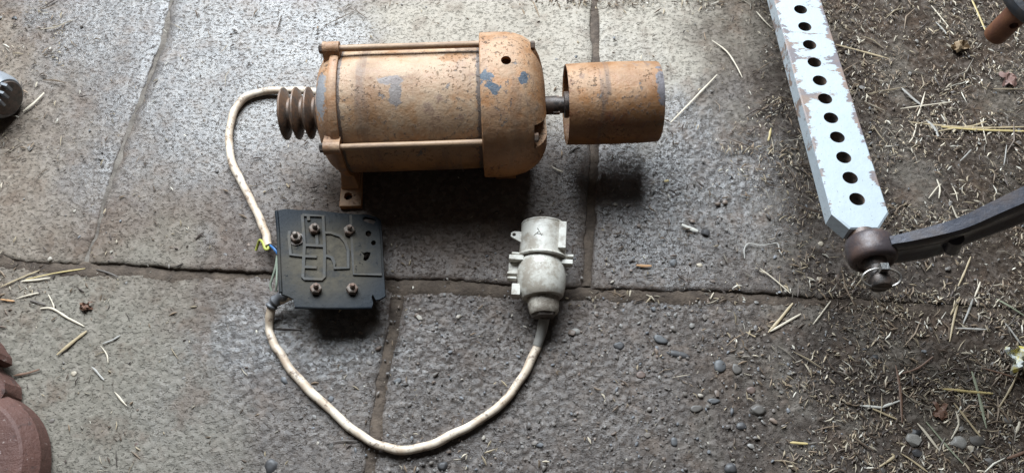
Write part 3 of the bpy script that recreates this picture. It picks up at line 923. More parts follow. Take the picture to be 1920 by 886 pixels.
# ------------------------------------------------------------------ drawbar with a row of holes
M_bar = bar_paint()
zb, zt = 0.250, 0.165
holes_px = [(1501, 18), (1509, 50), (1518, 84), (1527, 117), (1537, 151), (1547, 185), (1558, 221), (1570, 257), (1582, 295), (1594, 333), (1607, 373)]
B0, B1 = P(1622, 428, zb), P(1496, 0, zt)
BL = (B1 - B0).length
BM = axis_matrix(B0, B1)
BI = BM.inverted()
slope = (zt - zb) / 428
bar = empty("drawbar", (B0.x, B0.y, 0), 0, "pale blue steel drawbar with a single row of round holes and chipped paint", "drawbar")
bar.matrix_world = BM
HW = 0.0455
YR = 1 if (BM.to_3x3() @ Vector((0, 1, 0))).x > 0 else -1
hl = []
for a, b in holes_px:
    # intersect the pixel ray with the bar's upper face
    d = FWD * FPX + Vector((a - 960, 0, 0)) - UPV * (b - 443)
    nz_ = BM.to_3x3() @ Vector((0, 0, 1))
    t = (B0 - Vector((0, 0, CAM_H))).dot(nz_) / d.dot(nz_)
    l = BI @ (Vector((0, 0, CAM_H)) + d * t)
    hl.append((l.x, l.y))
for k in range(1, 9):
    hl.insert(0, (hl[0][0] + (hl[0][0] - hl[1][0]), hl[0][1]))
far = max(h[0] for h in hl) + 0.05
outl = [(0.0, -0.022), (0.0, 0.024), (0.028, HW), (far, HW), (far, -HW), (0.030, -HW)]
def chamfered_bar(outline, hole_list, r, z0, c):
    bm = bmesh.new()
    mk = lambda pts, z: [bm.verts.new((x, y, z)) for x, y in pts]
    xs_ = [p[0] for p in outline]; x1 = max(xs_)
    ins = [(x + c if x < 0.05 else x, y - c * (1 if y > 0 else -1)) for x, y in outline]
    B, O, I = mk(outline, z0), mk(outline, -c), mk(ins, 0.0)
    n = len(B)
    for i in range(n):
        j = (i + 1) % n
        bm.faces.new((B[i], B[j], O[j], O[i])); bm.faces.new((O[i], O[j], I[j], I[i]))
    ht = [mk(circle(x, y, r + 0.0006, 28), 0.0) for x, y in hole_list]
    hm = [mk(circle(x, y, r, 28), -0.0012) for x, y in hole_list]
    hb = [mk(circle(x, y, r, 28), z0) for x, y in hole_list]
    for a, b, d in zip(ht, hm, hb):
        for i in range(28):
            j = (i + 1) % 28
            bm.faces.new((a[i], a[j], b[j], b[i])); bm.faces.new((b[i], b[j], d[j], d[i]))
    for outer_, loops in ((I, ht), (B, hb)):
        ed = []
        for lp_ in [outer_] + loops:
            for i in range(len(lp_)):
                e = bm.edges.get((lp_[i], lp_[(i + 1) % len(lp_)]))
                ed.append(e)
        bmesh.ops.triangle_fill(bm, use_beauty=True, use_dissolve=False, edges=ed)
    return bm


bo = obj("bar", chamfered_bar(outl, hl, 0.0118, -0.030, 0.0022), M_bar, bar, smooth=30)
bo.data.materials.append(M_dark)  # dark slot for the hole walls: shade inside the holes put into the colour
for f in bo.data.polygons:
    if abs(f.normal.z) < 0.5 and any((f.center.x - x) ** 2 + (f.center.y - y) ** 2 < 0.0125 ** 2 for x, y in hl): f.material_index = 1
for f in bo.data.polygons:
    if abs(f.normal.z) > 0.99: f.use_smooth = False
obj("stud_shank", lathe([(-0.030, 0.014), (-0.026, 0.0165), (-0.014, 0.0165), (0.002, 0.019)], 24), metal("worn_steel_shank", (0.16, 0.13, 0.12), (0.15, 0.09, 0.06), 0.4, 40, 0.45, 0.4), bar).matrix_local = T(0, 0, -0.016)

# ------------------------------------------------------------------ link arm with its eye, and the linch pin
M_arm = metal("dark_greasy_forging", (0.060, 0.062, 0.076), (0.055, 0.043, 0.042), 0.25, 20, 0.36, 0.3)
M_eye = metal("rusty_brown_eye", (0.060, 0.048, 0.050), (0.075, 0.044, 0.035), 0.4, 24, 0.42, 0.25)
EC = P(1633, 471, 0.232)
arm, wa = thing_at("link_arm", EC, "dark forged link arm reaching in from the right to an eye at the drawbar end", "link arm")
bd = -(BM.to_3x3() @ Vector((1, 0, 0)))                         # out of the bar end, towards the viewer
EM = axis_matrix(EC - bd * 0.02, EC + bd * 0.02)
eye = lathe([(-0.004, 0.0175), (-0.004, 0.029), (-0.001, 0.0335), (0.004, 0.0360), (0.014, 0.0370), (0.028, 0.0370), (0.036, 0.0358), (0.040, 0.0325), (0.042, 0.028), (0.039, 0.025), (0.039, 0.0175)], 48, closed=True)
obj("eye", xf(eye, wa @ EM), M_eye, arm)
obj("ball", xf(lathe([(-0.010, 0.015), (0.0, 0.0185), (0.02, 0.0195), (0.042, 0.0185), (0.050, 0.015)], 32), wa @ EM), M_dark, arm)
isec = [(-0.013, 0.030), (0.008, 0.030), (0.0125, 0.0265), (0.0135, 0.020), (0.0125, 0.014), (0.0085, 0.0105), (0.0105, 0.0065), (0.0105, 0.004), (0.0065, 0.000), (0.0065, -0.016), (0.013, -0.022), (0.013, -0.030), (-0.013, -0.030), (-0.013, -0.022), (-0.007, -0.012), (-0.007, 0.012), (-0.013, 0.020)]
apts = [P(1655, 469, 0.232), P(1700, 463, 0.236), P(1770, 447, 0.248), P(1840, 418, 0.264), P(1915, 386, 0.282), P(2010, 345, 0.305), P(2120, 295, 0.32)]
obj("beam", xf(tube(apts, lambda t: 0.72 + 0.55 * min(1, t * 1.5), section=[(a * 0.85, b * 1.72) for a, b in isec], n=6), wa), M_arm, arm, smooth=50)
obj("grease_boss", xf(tube([P(1792, 446, 0.262), P(1785, 466, 0.222)], 0.012, 14), wa), M_arm, arm)

SP = EC + bd * 0.045
pin, wp = thing_at("linch_pin", SP, "black linch pin with a sprung wire ring through the stud below the eye", "linch pin")
PMx = axis_matrix(EC + bd * 0.026, EC + bd * 0.080)
tip_ = lathe([(0.0, 0.0150), (0.022, 0.0150), (0.024, 0.0165), (0.036, 0.0165), (0.039, 0.0145)], 28)
obj("stud_end", xf(tip_, wp @ PMx), M_dark, pin)
hb = PMx @ T(0.017, 0, 0)
obj("pin_head", xf(bevelled := box(0, 0, 0.018, 0.011, 0.012, 0.020), wp @ hb), metal("grey_zinc_pin", (0.16, 0.16, 0.155), (0.12, 0.10, 0.08), 0.4, 60, 0.4, 0.6), pin)
ring = []
for k in range(33):
    a = 2 * math.pi * k / 32
    ring.append(hb @ Vector((0.010 + 0.013 * math.cos(a) * 0.9, 0.0295 * math.sin(a), 0.012 - 0.016 * math.cos(a) * 0.6 - 0.004)))
obj("wire_ring", xf(tube(ring, 0.0019, 8), wp), metal("wire_steel", (0.30, 0.28, 0.26), (0.16, 0.13, 0.1), 0.4, 60, 0.35, 0.8), pin)

# ------------------------------------------------------------------ vertical pin under a black cap, top right
M_cap = metal("blue_black_enamel", (0.035, 0.038, 0.045), (0.06, 0.05, 0.045), 0.35, 20, 0.35, 0.2)
M_rust = metal("orange_rust_pin", (0.20, 0.085, 0.04), (0.13, 0.05, 0.028), 0.5, 35, 0.6, 0.15)
pe = P(1864, 68, 0.262)
hp, wh = thing_at("hanging_pin", pe, "rusty drilled pin hanging below a round black cap above the straw", "pin")
top = Vector((pe.x + 0.008, pe.y, 0.370))
pm = lathe([(0.0, 0.0175), (0.003, 0.0192), (0.11, 0.0195), (0.11, 0.01)], 32)
po = obj("pin", xf(pm, wh @ axis_matrix(pe, top)), M_rust, hp)
hole_c = pe.lerp(top, 0.40)
cut(po, [xf(lathe([(-0.05, 0.0068), (0.05, 0.0068)], 18), wh @ axis_matrix(hole_c, hole_c + Vector((-0.15, -0.9, 0.35)) * 0.1))])
cp = lathe([(-0.016, 0.03), (-0.016, 0.074), (-0.008, 0.086), (0.004, 0.089), (0.012, 0.086), (0.020, 0.070), (0.030, 0.035), (0.032, 0.01)], 56)
cc = Vector((top.x + 0.050, top.y + 0.030, 0.352))
obj("cap", xf(cp, wh @ axis_matrix(cc, cc + Vector((-0.05, -0.12, 1)), up=(0, 1, 0))), M_cap, hp)

# ------------------------------------------------------------------ left edge: grey canister; bottom left: brown castings
M_can = grimy("worn_grey_enamel", (0.20, 0.21, 0.225), (0.09, 0.085, 0.08), 0.4, 18, 0.35)
can_p = P(-25, 190)
can, wc = thing_at("metal_canister", can_p, "grey metal canister with a yellow patch and clamp ribs at the left edge", "canister")
A0, A1 = P(-190, 120, 0.048), P(14, 184, 0.048)
CM = axis_matrix(A0, A1)
CLn = (A1 - A0).length
obj("shell", xf(lathe([(0, 0.03), (0, 0.048), (CLn - 0.030, 0.048), (CLn - 0.010, 0.045), (CLn, 0.039), (CLn, 0.01)], 40), wc @ CM), M_can, can)
for k in range(3):
    obj("clamp_rib", xf(box(CLn + 0.008, 0.012 - 0.016 * k, 0.026 - 0.004 * k, 0.014, 0.005, 0.018), wc @ CM), M_can, can)
obj("end_cap", xf(lathe([(CLn - 0.002, 0.010), (CLn - 0.002, 0.036), (CLn + 0.003, 0.034), (CLn + 0.003, 0.01)], 40), wc @ CM), M_dark, can)  # dark material paints in the shade on this unlit end
obj("yellow_patch", xf(box(CLn - 0.050, 0, 0.0478, 0.018, 0.016, 0.002), wc @ CM @ Matrix.Rotation(R(112 if CM[0][0] > 0 else -112), 4, "X")), plain("yellow_paint", (0.55, 0.50, 0.03), 0.5), can)


def cast_material():
    k = NT("oxide_red_casting")
    c = k.coord()
    n = k.noise(c, 14, 6, 0.65)
    col = k.mix(n, (0.062, 0.028, 0.021), (0.130, 0.058, 0.043))
    sp = k.ramp(k.noise(c, 110, 5, 0.7), 0.62, 0.68)
    col = k.mix(k.math("MULTIPLY", sp, 0.7), col, (0.32, 0.25, 0.22))
    dk = k.ramp(k.noise(c, 32, 7, 0.75), 0.56, 0.64)
    col = k.mix(k.math("MULTIPLY", dk, 0.75), col, (0.045, 0.026, 0.022))
    k.set(color=col, rough=0.62, normal=k.bump(k.noise(c, 70, 6, 0.72), 0.8, 0.004))
    return k.m


M_cast = cast_material()
lp = P(-70, 900, 0.0)
cast, wl = thing_at("round_casting", lp, "oxide red round casting at the bottom left corner of the floor", "casting")
HT = 0.06
e1 = [P(a, b, 0.02) for a, b in ((8, 758), (46, 792), (76, 828), (98, 870), (112, 920))]
cen = P(-95, 900, HT); cen0 = P(-95, 900, 0.02)
cen.x, cen.y = cen0.x, cen0.y
rad = sum((e - cen0).length for e in e1) / len(e1)
profile = [(0.0, 0.9), (0.0, 1.0), (0.55, 1.0), (0.62, 0.985), (0.95, 0.90), (1.0, 0.87), (1.03, 0.5), (1.03, 0.05)]
lobe = lathe([(-HT + HT * a, rad * b) for a, b in profile], 64, lambda x, r, a: (x, r * (1 + 0.015 * math.sin(2 * a) + 0.01 * math.sin(5 * a))))
obj("lobe", xf(lobe, wl @ axis_matrix(cen, cen + Vector((0, 0, 1)), up=(0, 1, 0))), M_cast, cast, 22)
bk_p = P(-10, 700, 0.0)
brk, wb = thing_at("forked_bracket", bk_p, "oxide red forked casting with two blunt prongs above the round casting", "casting")
PZ = 0.050


def roughen(bm, amp, cuts=3):
    from mathutils import noise
    bmesh.ops.subdivide_edges(bm, edges=bm.edges[:], cuts=cuts, use_grid_fill=True)
    for v in bm.verts:
        v.co += noise.noise_vector(v.co * 55) * amp + noise.noise_vector(v.co * 160) * amp * 0.5
    return bm


def zp(pts, z0, z1):
    v = [P(a, b, z0) for a, b in pts]
    bm = prism([(q.x, q.y) for q in v], z0, z1)
    c = Vector((sum(q.x for q in v) / len(v), sum(q.y for q in v) / len(v), 0))
    for w_ in bm.verts:
        if w_.co.z > (z0 + z1) / 2:
            w_.co.x += (c.x - w_.co.x) * 0.10; w_.co.y += (c.y - w_.co.y) * 0.10
    return roughen(bm, 0.0020)


b1 = obj("prong", xf(zp([(-60, 600), (-10, 632), (8, 648), (23, 672), (22, 684), (10, 690), (-8, 684), (-60, 640)], 0.012, PZ), wb), M_cast, brk, 26)
b2 = obj("prong", xf(zp([(-60, 640), (-8, 672), (8, 696), (25, 710), (40, 728), (41, 748), (33, 758), (14, 757), (-10, 750), (-60, 742)], 0.0, PZ - 0.005), wb), M_cast, brk, 26)
b3 = obj("boss", xf(zp([(-80, 610), (-30, 640), (-26, 700), (-50, 720), (-90, 700)], 0.0, 0.055), wb), M_cast, brk, 26)

# ------------------------------------------------------------------ loose things on the floor: stones, straw, scraps
def floor_z(py_or_world_y, x):
    return -0.008 if py_or_world_y < float(np.interp(x, jx, jy_)) else 0.0


TONES = {"blue": (0.080, 0.079, 0.080), "grey": (0.090, 0.079, 0.069), "dark": (0.045, 0.042, 0.042), "pale": (0.20, 0.185, 0.165), "cream": (0.40, 0.34, 0.26), "brown": (0.11, 0.075, 0.06), "black": (0.018, 0.017, 0.017)}
M_stone = {k: plain("stone_" + k, v, 0.5, var=0.5, scale=160) for k, v in TONES.items()}


def pebble(px, py, w, h, ang, tone, label, lift=0.02, sharp=0.10, group="pebbles and small stones lying on the floor"):
    g = P(px, py)
    s = 0.00098
    bm = bmesh.new()
    bmesh.ops.create_icosphere(bm, subdivisions=3, radius=1)
    sd = random.random() * 50
    for v in bm.verts:
        n = v.co
        k = 1 + sharp * (math.sin(3.1 * n.x + sd) + math.sin(2.7 * n.y + 2 * sd) + math.sin(3.7 * n.z + 3 * sd)) + 0.03 * math.sin(9 * n.x + 7 * n.y + sd)
        v.co = n * k
        v.co.z = max(-0.9, min(0.8, v.co.z))
    ang_ = "angular" in label or "stone" in label or "lump" in label
    if ang_:                                                          # broken stones: a few flat faces
        for q in range(9):
            d = Vector((random.gauss(0, 1), random.gauss(0, 1), random.gauss(0, 0.8))).normalized()
            for v in bm.verts:
                e = v.co.dot(d) - 0.74
                if e > 0: v.co -= d * e
        lift = lift + 0.25
    a, b = w * s / 2, h * s / 2 * 1.1
    xf(bm, Matrix.Rotation(-R(ang), 4, "Z") @ Matrix.Diagonal((a, b, min(a, b) * 0.62, 1)))
    o = obj("pebble", bm, M_stone[tone], smooth=28 if ang_ else 70)
    o.location = (g.x, g.y, floor_z(g.y, g.x) + min(a, b) * lift - 0.0005)
    tag(o, label, "pebble", group)
    return o


for a in [(1240, 635, 28, 17, 25, "blue", "blue grey wedge shaped pebble set in the concrete right of the plug"),
          (1274, 661, 36, 12, 12, "dark", "long flat dark pebble below the wedge shaped blue one"),
          (1352, 684, 24, 18, 10, "blue", "rounded blue grey pebble in the middle of the lower right slab"),
          (1384, 690, 18, 22, 0, "grey", "upright oval grey pebble beside the rounded blue grey one"),
          (1161, 646, 20, 13, 0, "dark", "dark round pebble right of the cable end below the slab joint"),
          (1080, 618, 17, 12, 0, "pale", "pale blue round pebble just right of the taped cable below the plug"),
          (1410, 730, 16, 12, 0, "brown", "small round brown pebble below the oval grey one"),
          (1341, 750, 22, 11, 0, "blue", "flat blue grey pebble left of the big flat grey one in the lower right slab"),
          (1308, 764, 22, 14, -10, "grey", "oval grey pebble farthest left of the three in a row low on the right slab"),
          (1423, 766, 30, 20, 0, "grey", "biggest flat grey pebble of the lower right slab"),
          (1392, 796, 16, 13, 0, "dark", "small dark pebble below the flat grey pebbles"),
          (1266, 826, 14, 12, 0, "blue", "small blue pebble near the bottom edge in the right slab"),
          (1372, 876, 22, 18, 0, "dark", "dark squarish pebble at the bottom edge of the right slab"),
          (1203, 700, 20, 11, 0, "brown", "flat brown pebble in the slab below and right of the plug"),
          (547, 664, 12, 17, 20, "blue", "slim blue pebble beside the cable below the terminal plate"),
          (744, 712, 16, 9, -20, "blue", "flat pale blue chip right of the lower joint inside the cable loop"),
          (508, 874, 30, 26, 0, "dark", "large round dark pebble at the bottom edge left of the lower joint"),
          (830, 872, 18, 14, -30, "dark", "dark blue pebble at the bottom edge below the cable loop"),
          (620, 836, 18, 13, 0, "grey", "small grey pebble left of the cable at the bottom of its loop"),
          (1716, 824, 26, 28, 15, "pale", "light grey angular stone leftmost of the three in the straw at bottom right"),
          (1800, 829, 30, 22, 10, "pale", "smooth light grey stone in the middle of the three at bottom right"),
          (1834, 826, 28, 20, 35, "grey", "grey angular stone rightmost of the three at bottom right"),
          (1824, 839, 15, 13, 0, "cream", "small cream stone touching the smooth light grey one at bottom right"),
          (1722, 847, 20, 16, 0, "dark", "dark stone just below the light grey angular stone"),
          (1722, 810, 20, 15, 0, "black", "black lump just above the light grey angular stone"),
          (1646, 669, 19, 13, 10, "black", "small black lump on bare dirt below the linch pin"),
          (1860, 864, 18, 14, 25, "grey", "grey stone alone near the bottom right corner"),
          (1892, 786, 20, 14, 10, "grey", "flat grey stone in the straw near the right edge"),
          (1656, 880, 14, 14, 0, "grey", "round grey stone on the dirt at the bottom edge"),
          (985, 7, 14, 10, 0, "black", "small black lump on the pale concrete at the top edge"),
          (1080, 108, 11, 11, 0, "black", "small black lump on pale concrete above the flat pulley"),
          (28, 35, 14, 9, 0, "black", "small black lump in the top left corner"),
          (1537, 523, 11, 10, 0, "cream", "tiny white round pebble below the end of the drawbar"),
          (1539, 457, 10, 9, 0, "cream", "tiny pale pebble left of the drawbar end"),
          (1695, 380, 12, 12, 0, "dark", "little dark ball right of the lowest hole of the drawbar"),
          (1676, 383, 9, 9, 0, "dark", "tiny dark grain between the drawbar and the little dark ball"),
          (57, 500, 16, 11, 0, "grey", "grey pebble in the slab joint at the left edge"),
          (134, 698, 10, 9, 0, "cream", "tiny pinkish pebble on pale concrete right of the forked casting"),
          (254, 832, 10, 9, 0, "brown", "tiny brown pebble on pale concrete at lower left"),
          (1323, 436, 20, 14, 10, "dark", "flat dark stone chip beside the white splinter"),
          (1262, 493, 14, 14, 0, "blue", "round dark blue pebble above the slab joint right of the plug"),
          (1311, 497, 12, 8, 0, "cream", "tiny pale pebble pair above the slab joint"),
          (210, 483, 9, 7, 0, "brown", "tiny reddish pebble where the left joints meet")]:
    pebble(*a)

STRAW = {"straw": (0.36, 0.28, 0.17), "pale": (0.50, 0.43, 0.33), "yellow": (0.44, 0.34, 0.15), "green": (0.24, 0.25, 0.17), "brown": (0.15, 0.085, 0.055), "white": (0.52, 0.49, 0.43), "grey": (0.30, 0.28, 0.25), "dark": (0.07, 0.055, 0.045), "orange": (0.40, 0.22, 0.10)}
M_straw = {k: plain("straw_" + k, v, 0.55, var=0.45, scale=220) for k, v in STRAW.items()}
SG = "straw stalks lying on the floor"


def stalk_r(w):
    a, b = random.uniform(0, 6), random.uniform(20, 34)
    return lambda t: w * 0.00043 * (1 - 0.5 * abs(2 * t - 1) ** 4 + 0.16 * math.sin(b * t + a) + 0.10 * math.sin(2.3 * b * t + 2 * a))


def stalk(pts, w, tone, label, z=0.003, z1=None, name="straw_stalk", cat="straw"):
    z1 = z if z1 is None else z1
    n = len(pts)
    v = [P(a, b) for a, b in pts]
    vv = []
    for i, (a, b) in enumerate(pts):
        g = P(a, b)
        vv.append(P(a, b, floor_z(g.y, g.x) + 0.002 + z + (z1 - z) * i / (n - 1)))
    o = obj(name, tube(vv, stalk_r(w), 6, 0.5, n=3 if n > 2 else 6, kink=0.00035), M_straw[tone], smooth=60)
    rebase(o)
    tag(o, label, cat, SG)
    return o


for a in [([(106, 665), (135, 641), (163, 620)], 7, "straw", "thick split straw pointing up right on pale concrete at left"),
          ([(75, 578), (98, 578), (128, 596), (158, 612)], 4.5, "pale", "bent pale straw just above the thick split straw"),
          ([(90, 552), (99, 570), (102, 577)], 3, "pale", "short pale straw standing off the bend of the bent straw"),
          ([(55, 563), (85, 571)], 4, "dark", "short dark stick above the bent pale straw"),
          ([(43, 209), (64, 192), (83, 174)], 5.5, "pale", "single pale straw beside the metal canister"),
          ([(0, 538), (40, 520), (75, 506)], 3.5, "straw", "straw slanting up to the slab joint at the left edge"),
          ([(40, 527), (70, 524), (95, 520)], 5, "pale", "short pale straw below the slab joint at left"),
          ([(48, 524), (100, 512), (160, 503)], 3, "yellow", "long thin yellow straw along the slab joint at left"),
          ([(0, 561), (28, 564)], 4, "orange", "pinkish straw end at the left edge below the joint"),
          ([(28, 560), (52, 553), (75, 548)], 3.5, "pale", "thin pale straw right of the pinkish straw end"),
          ([(25, 704), (50, 699), (74, 692)], 5, "brown", "brown twig beside the forked casting"),
          ([(38, 789), (50, 798), (64, 809)], 6, "yellow", "small yellow straw ear beside the round casting"),
          ([(192, 644), (210, 637), (226, 628)], 4, "grey", "thin grey straw right of the thick split straw"),
          ([(188, 648), (200, 665), (203, 680)], 2.5, "pale", "hair thin curved stem below the thin grey straw"),
          ([(171, 687), (182, 698), (195, 712)], 4, "grey", "short grey straw on pale concrete at lower left"),
          ([(214, 734), (226, 748), (238, 760)], 3.5, "pale", "short pale stem low on the left slab"),
          ([(180, 505), (205, 512), (222, 519)], 4, "dark", "dark twig lying in the slab joint at left"),
          ([(1257, 230), (1300, 186), (1345, 140)], 4, "pale", "long straight pale straw right of the flat pulley"),
          ([(1335, 76), (1362, 96), (1378, 118), (1392, 146)], 3.5, "pale", "curved pale straw up and left of the drawbar"),
          ([(1440, 623), (1462, 598), (1487, 568)], 6, "straw", "thick straw crossing another below the slab joint"),
          ([(1444, 621), (1470, 606), (1502, 588)], 5, "pale", "pale straw crossed by the thick one below the slab joint"),
          ([(1524, 608), (1540, 587), (1558, 564)], 3, "pale", "thin pale straw just right of the crossed pair"),
          ([(1398, 622), (1414, 630), (1416, 629)], 3, "straw", "short straw left of the crossed pair"),
          ([(1480, 829), (1498, 830), (1515, 831)], 5, "yellow", "short yellow straw low on the right slab"),
          ([(1425, 503), (1455, 526), (1482, 549)], 2.8, "pale", "thin straight straw reaching the slab joint left of the eye"),
          ([(1278, 421), (1292, 427), (1309, 433)], 8, "white", "white splinter on dark concrete right of the plug"),
          ([(1193, 497), (1206, 498), (1222, 498)], 6, "orange", "orange splinter beside a scrape right of the upper joint"),
          ([(1245, 340), (1254, 338)], 6, "yellow", "yellow husk below the flat pulley shadow at right"),
          ([(1396, 484), (1395, 468), (1404, 456), (1425, 460), (1446, 457)], 3, "grey", "looped piece of dried stem left of the link eye"),
          ([(1446, 457), (1458, 456), (1462, 470), (1466, 478)], 3, "grey", "curled end of dried stem beside the looped piece"),
          ([(1440, 264), (1446, 240)], 5, "yellow", "stubby yellow straw left of the drawbar"),
          ([(1418, 22), (1430, 36), (1447, 52)], 3.5, "pale", "short pale straw left of the drawbar top"),
          ([(1819, -6), (1834, 26), (1850, 62)], 5, "yellow", "long bright yellow straw leaning beside the rusty pin"),
          ([(1746, 11), (1762, 30), (1779, 50)], 3.5, "pale", "straight pale straw left of the bright yellow one"),
          ([(1755, 42), (1772, 60), (1774, 64)], 3.5, "grey", "grey straw below the straight pale one"),
          ([(1567, 84), (1615, 96), (1667, 110)], 4.5, "straw", "long straw touching the right edge of the drawbar"),
          ([(1702, 270), (1712, 256), (1720, 230)], 3, "pale", "pale straw tilted right of the sixth drawbar hole"),
          ([(1690, 165), (1710, 183), (1728, 197)], 6, "grey", "flat grey blade in the straw right of the drawbar"),
          ([(1688, 204), (1745, 196), (1785, 191)], 3, "pale", "thin long straw crossing the grey blade"),
          ([(1720, 218), (1728, 195), (1735, 172)], 3.5, "pale", "pale straw crossing the long thin one steeply"),
          ([(1706, 229), (1770, 236), (1840, 240), (1925, 238)], 5, "straw", "upper long stalk of the straw bundle at the right edge"),
          ([(1765, 238), (1830, 243), (1925, 246)], 5, "yellow", "lower long stalk of the straw bundle at the right edge"),
          ([(1760, 246), (1792, 240), (1824, 236), (1850, 228)], 4.5, "straw", "curved stalk within the straw bundle at the right edge"),
          ([(1736, 225), (1752, 240), (1760, 256)], 7, "grey", "broad grey blade below the straw bundle's end"),
          ([(1741, 372), (1756, 352), (1765, 345)], 3, "pale", "thin straw on bare floor right of the drawbar"),
          ([(1760, 372), (1762, 352), (1757, 336)], 4, "pale", "pale straw standing by a tuft above the link arm"),
          ([(1800, 302), (1822, 280)], 3, "grey", "thin grey stem on bare floor below the straw bundle"),
          ([(1882, 310), (1888, 272)], 3, "grey", "upright grey stem below the straw bundle near the right edge"),
          ([(1820, 481), (1806, 515), (1797, 536)], 4, "straw", "straw just below the link arm, upper part of a long pair"),
          ([(1799, 556), (1790, 590), (1781, 640)], 4, "straw", "long drooping straw ear below the link arm"),
          ([(1796, 560), (1783, 590)], 4, "straw", "short straw beside the long drooping ear"),
          ([(1824, 560), (1815, 585), (1806, 607)], 4.5, "grey", "grey green straw right of the long drooping ear"),
          ([(1838, 528), (1828, 556)], 4, "pale", "short pale straw at the slab joint below the link arm"),
          ([(1867, 560), (1895, 575), (1922, 592)], 4, "green", "green blade at the slab joint by the right edge"),
          ([(1768, 729), (1812, 733), (1862, 737)], 6, "yellow", "thick yellow straw lying level at lower right"),
          ([(1822, 696), (1836, 745), (1850, 802)], 6, "green", "grey green blade crossing the thick yellow straw"),
          ([(1788, 755), (1812, 785), (1841, 820)], 4.5, "straw", "straight straw pointing down to the three grey stones"),
          ([(1909, 697), (1893, 730), (1872, 766)], 4, "straw", "straw slanting down from the paper scrap"),
          ([(1612, 760), (1650, 763), (1656, 762), (1688, 751)], 5, "white", "bent white straw at lower right beside the brown twig"),
          ([(1679, 684), (1688, 735), (1692, 792)], 5, "brown", "upright brown twig at lower right"),
          ([(1636, 766), (1660, 776), (1682, 785)], 4, "straw", "straw below the bent white one"),
          ([(1720, 793), (1741, 818), (1762, 844)], 4.5, "pale", "pale straw right of the light grey angular stone"),
          ([(1736, 790), (1770, 830), (1806, 868)], 3.5, "green", "thin green stem between the grey stones"),
          ([(1888, 859), (1905, 853), (1925, 845)], 6, "brown", "brown stick at the right edge near the bottom corner"),
          ([(1792, 770), (1797, 795), (1784, 822)], 4, "pale", "kinked pale straw left of the smooth light grey stone"),
          ([(1690, 700), (1720, 690), (1750, 668)], 4, "brown", "curved brown stem above the upright twig"),
          ([(1795, 615), (1825, 616), (1850, 617)], 4, "grey", "level grey stem below the slab joint at right"),
          ([(1884, 605), (1900, 625), (1915, 645)], 4, "grey", "grey stem slanting to the paper scrap"),
          ([(1842, 690), (1880, 700), (1920, 712)], 3.5, "brown", "brown stem below the paper scrap"),
          ([(1912, 790), (1905, 812)], 6, "pale", "stubby pale straw at the right edge above the bottom corner"),
          ([(1645, 877), (1675, 856), (1672, 850)], 5, "straw", "straw at the bottom edge left of the grey stones"),
          ([(1690, 850), (1715, 866), (1740, 884)], 4, "straw", "long straw running off the bottom edge at right"),
          ([(1850, 270), (1838, 222), (1840, 226)], 2.5, "pale", "fine stem crossing the straw bundle"),
          ([(1034, 312), (1044, 318), (1056, 322)], 4, "pale", "short pale straw below the shaft"),
          ([(1068, 285), (1078, 277), (1088, 272)], 4, "dark", "dark twig under the flat pulley"),
          ([(608, 832), (640, 826), (672, 826)], 3, "dark", "dark twig left of the joint below the cable")]:
    stalk(*a)

# paper scrap, dead leaves
def crumple(name, px, py, w, h, mat_, label, cat, hz=0.02, seed=1):
    g = P(px, py)
    bm = bmesh.new()
    bmesh.ops.create_grid(bm, x_segments=9, y_segments=7, size=0.5)
    r_ = random.Random(seed)
    ph = [r_.uniform(0, 6) for _ in range(6)]
    for v in bm.verts:
        x, y = v.co.x, v.co.y
        e = 1 + 0.22 * math.sin(5 * math.atan2(y, x) + ph[0])
        z = hz * (0.5 + 0.5 * math.sin(7 * x + ph[1]) * math.cos(6 * y + ph[2]) + 0.25 * math.sin(15 * x + 9 * y + ph[3])) + r_.uniform(0, hz * 0.25)
        v.co = Vector((x * w * e, y * h * e, z))
    bmesh.ops.solidify(bm, geom=bm.faces[:], thickness=0.0006)
    o = obj(name, bm, mat_, smooth=25)
    o.location = (g.x, g.y, floor_z(g.y, g.x) + 0.003)
    o.rotation_euler = (0, 0, r_.uniform(-0.5, 0.5))
    tag(o, label, cat)
    return o


kp = NT("stained_paper")
cpn = kp.noise(kp.coord(), 45, 4, 0.6)
kp.set(color=kp.mix(kp.ramp(cpn, 0.42, 0.58), (0.60, 0.62, 0.60), (0.55, 0.45, 0.10)), rough=0.5)
crumple("paper_scrap", 1908, 674, 0.036, 0.042, kp.m, "crumpled white and yellow scrap in the straw at the right edge", "scrap", 0.022, 3)
M_leaf = plain("dead_leaf", (0.13, 0.065, 0.04), 0.6)
crumple("dead_leaf", 160, 574, 0.020, 0.014, M_leaf, "small curled brown leaf on the left slab below the joint", "leaf", 0.009, 5)
crumple("dead_leaf", 1888, 152, 0.028, 0.032, plain("pinkish_dead_leaf", (0.17, 0.095, 0.075), 0.6), "curled pinkish brown leaf above the straw bundle at right", "leaf", 0.010, 8)
crumple("dead_leaf", 1765, 770, 0.022, 0.026, M_leaf, "flat brown leaf left of the grey green blade", "leaf", 0.006, 12)
crumple("dead_leaf", 1795, 92, 0.036, 0.022, plain("tan_bark", (0.22, 0.15, 0.085), 0.7), "tan flake of bark left of the rusty pin", "bark", 0.014, 15)

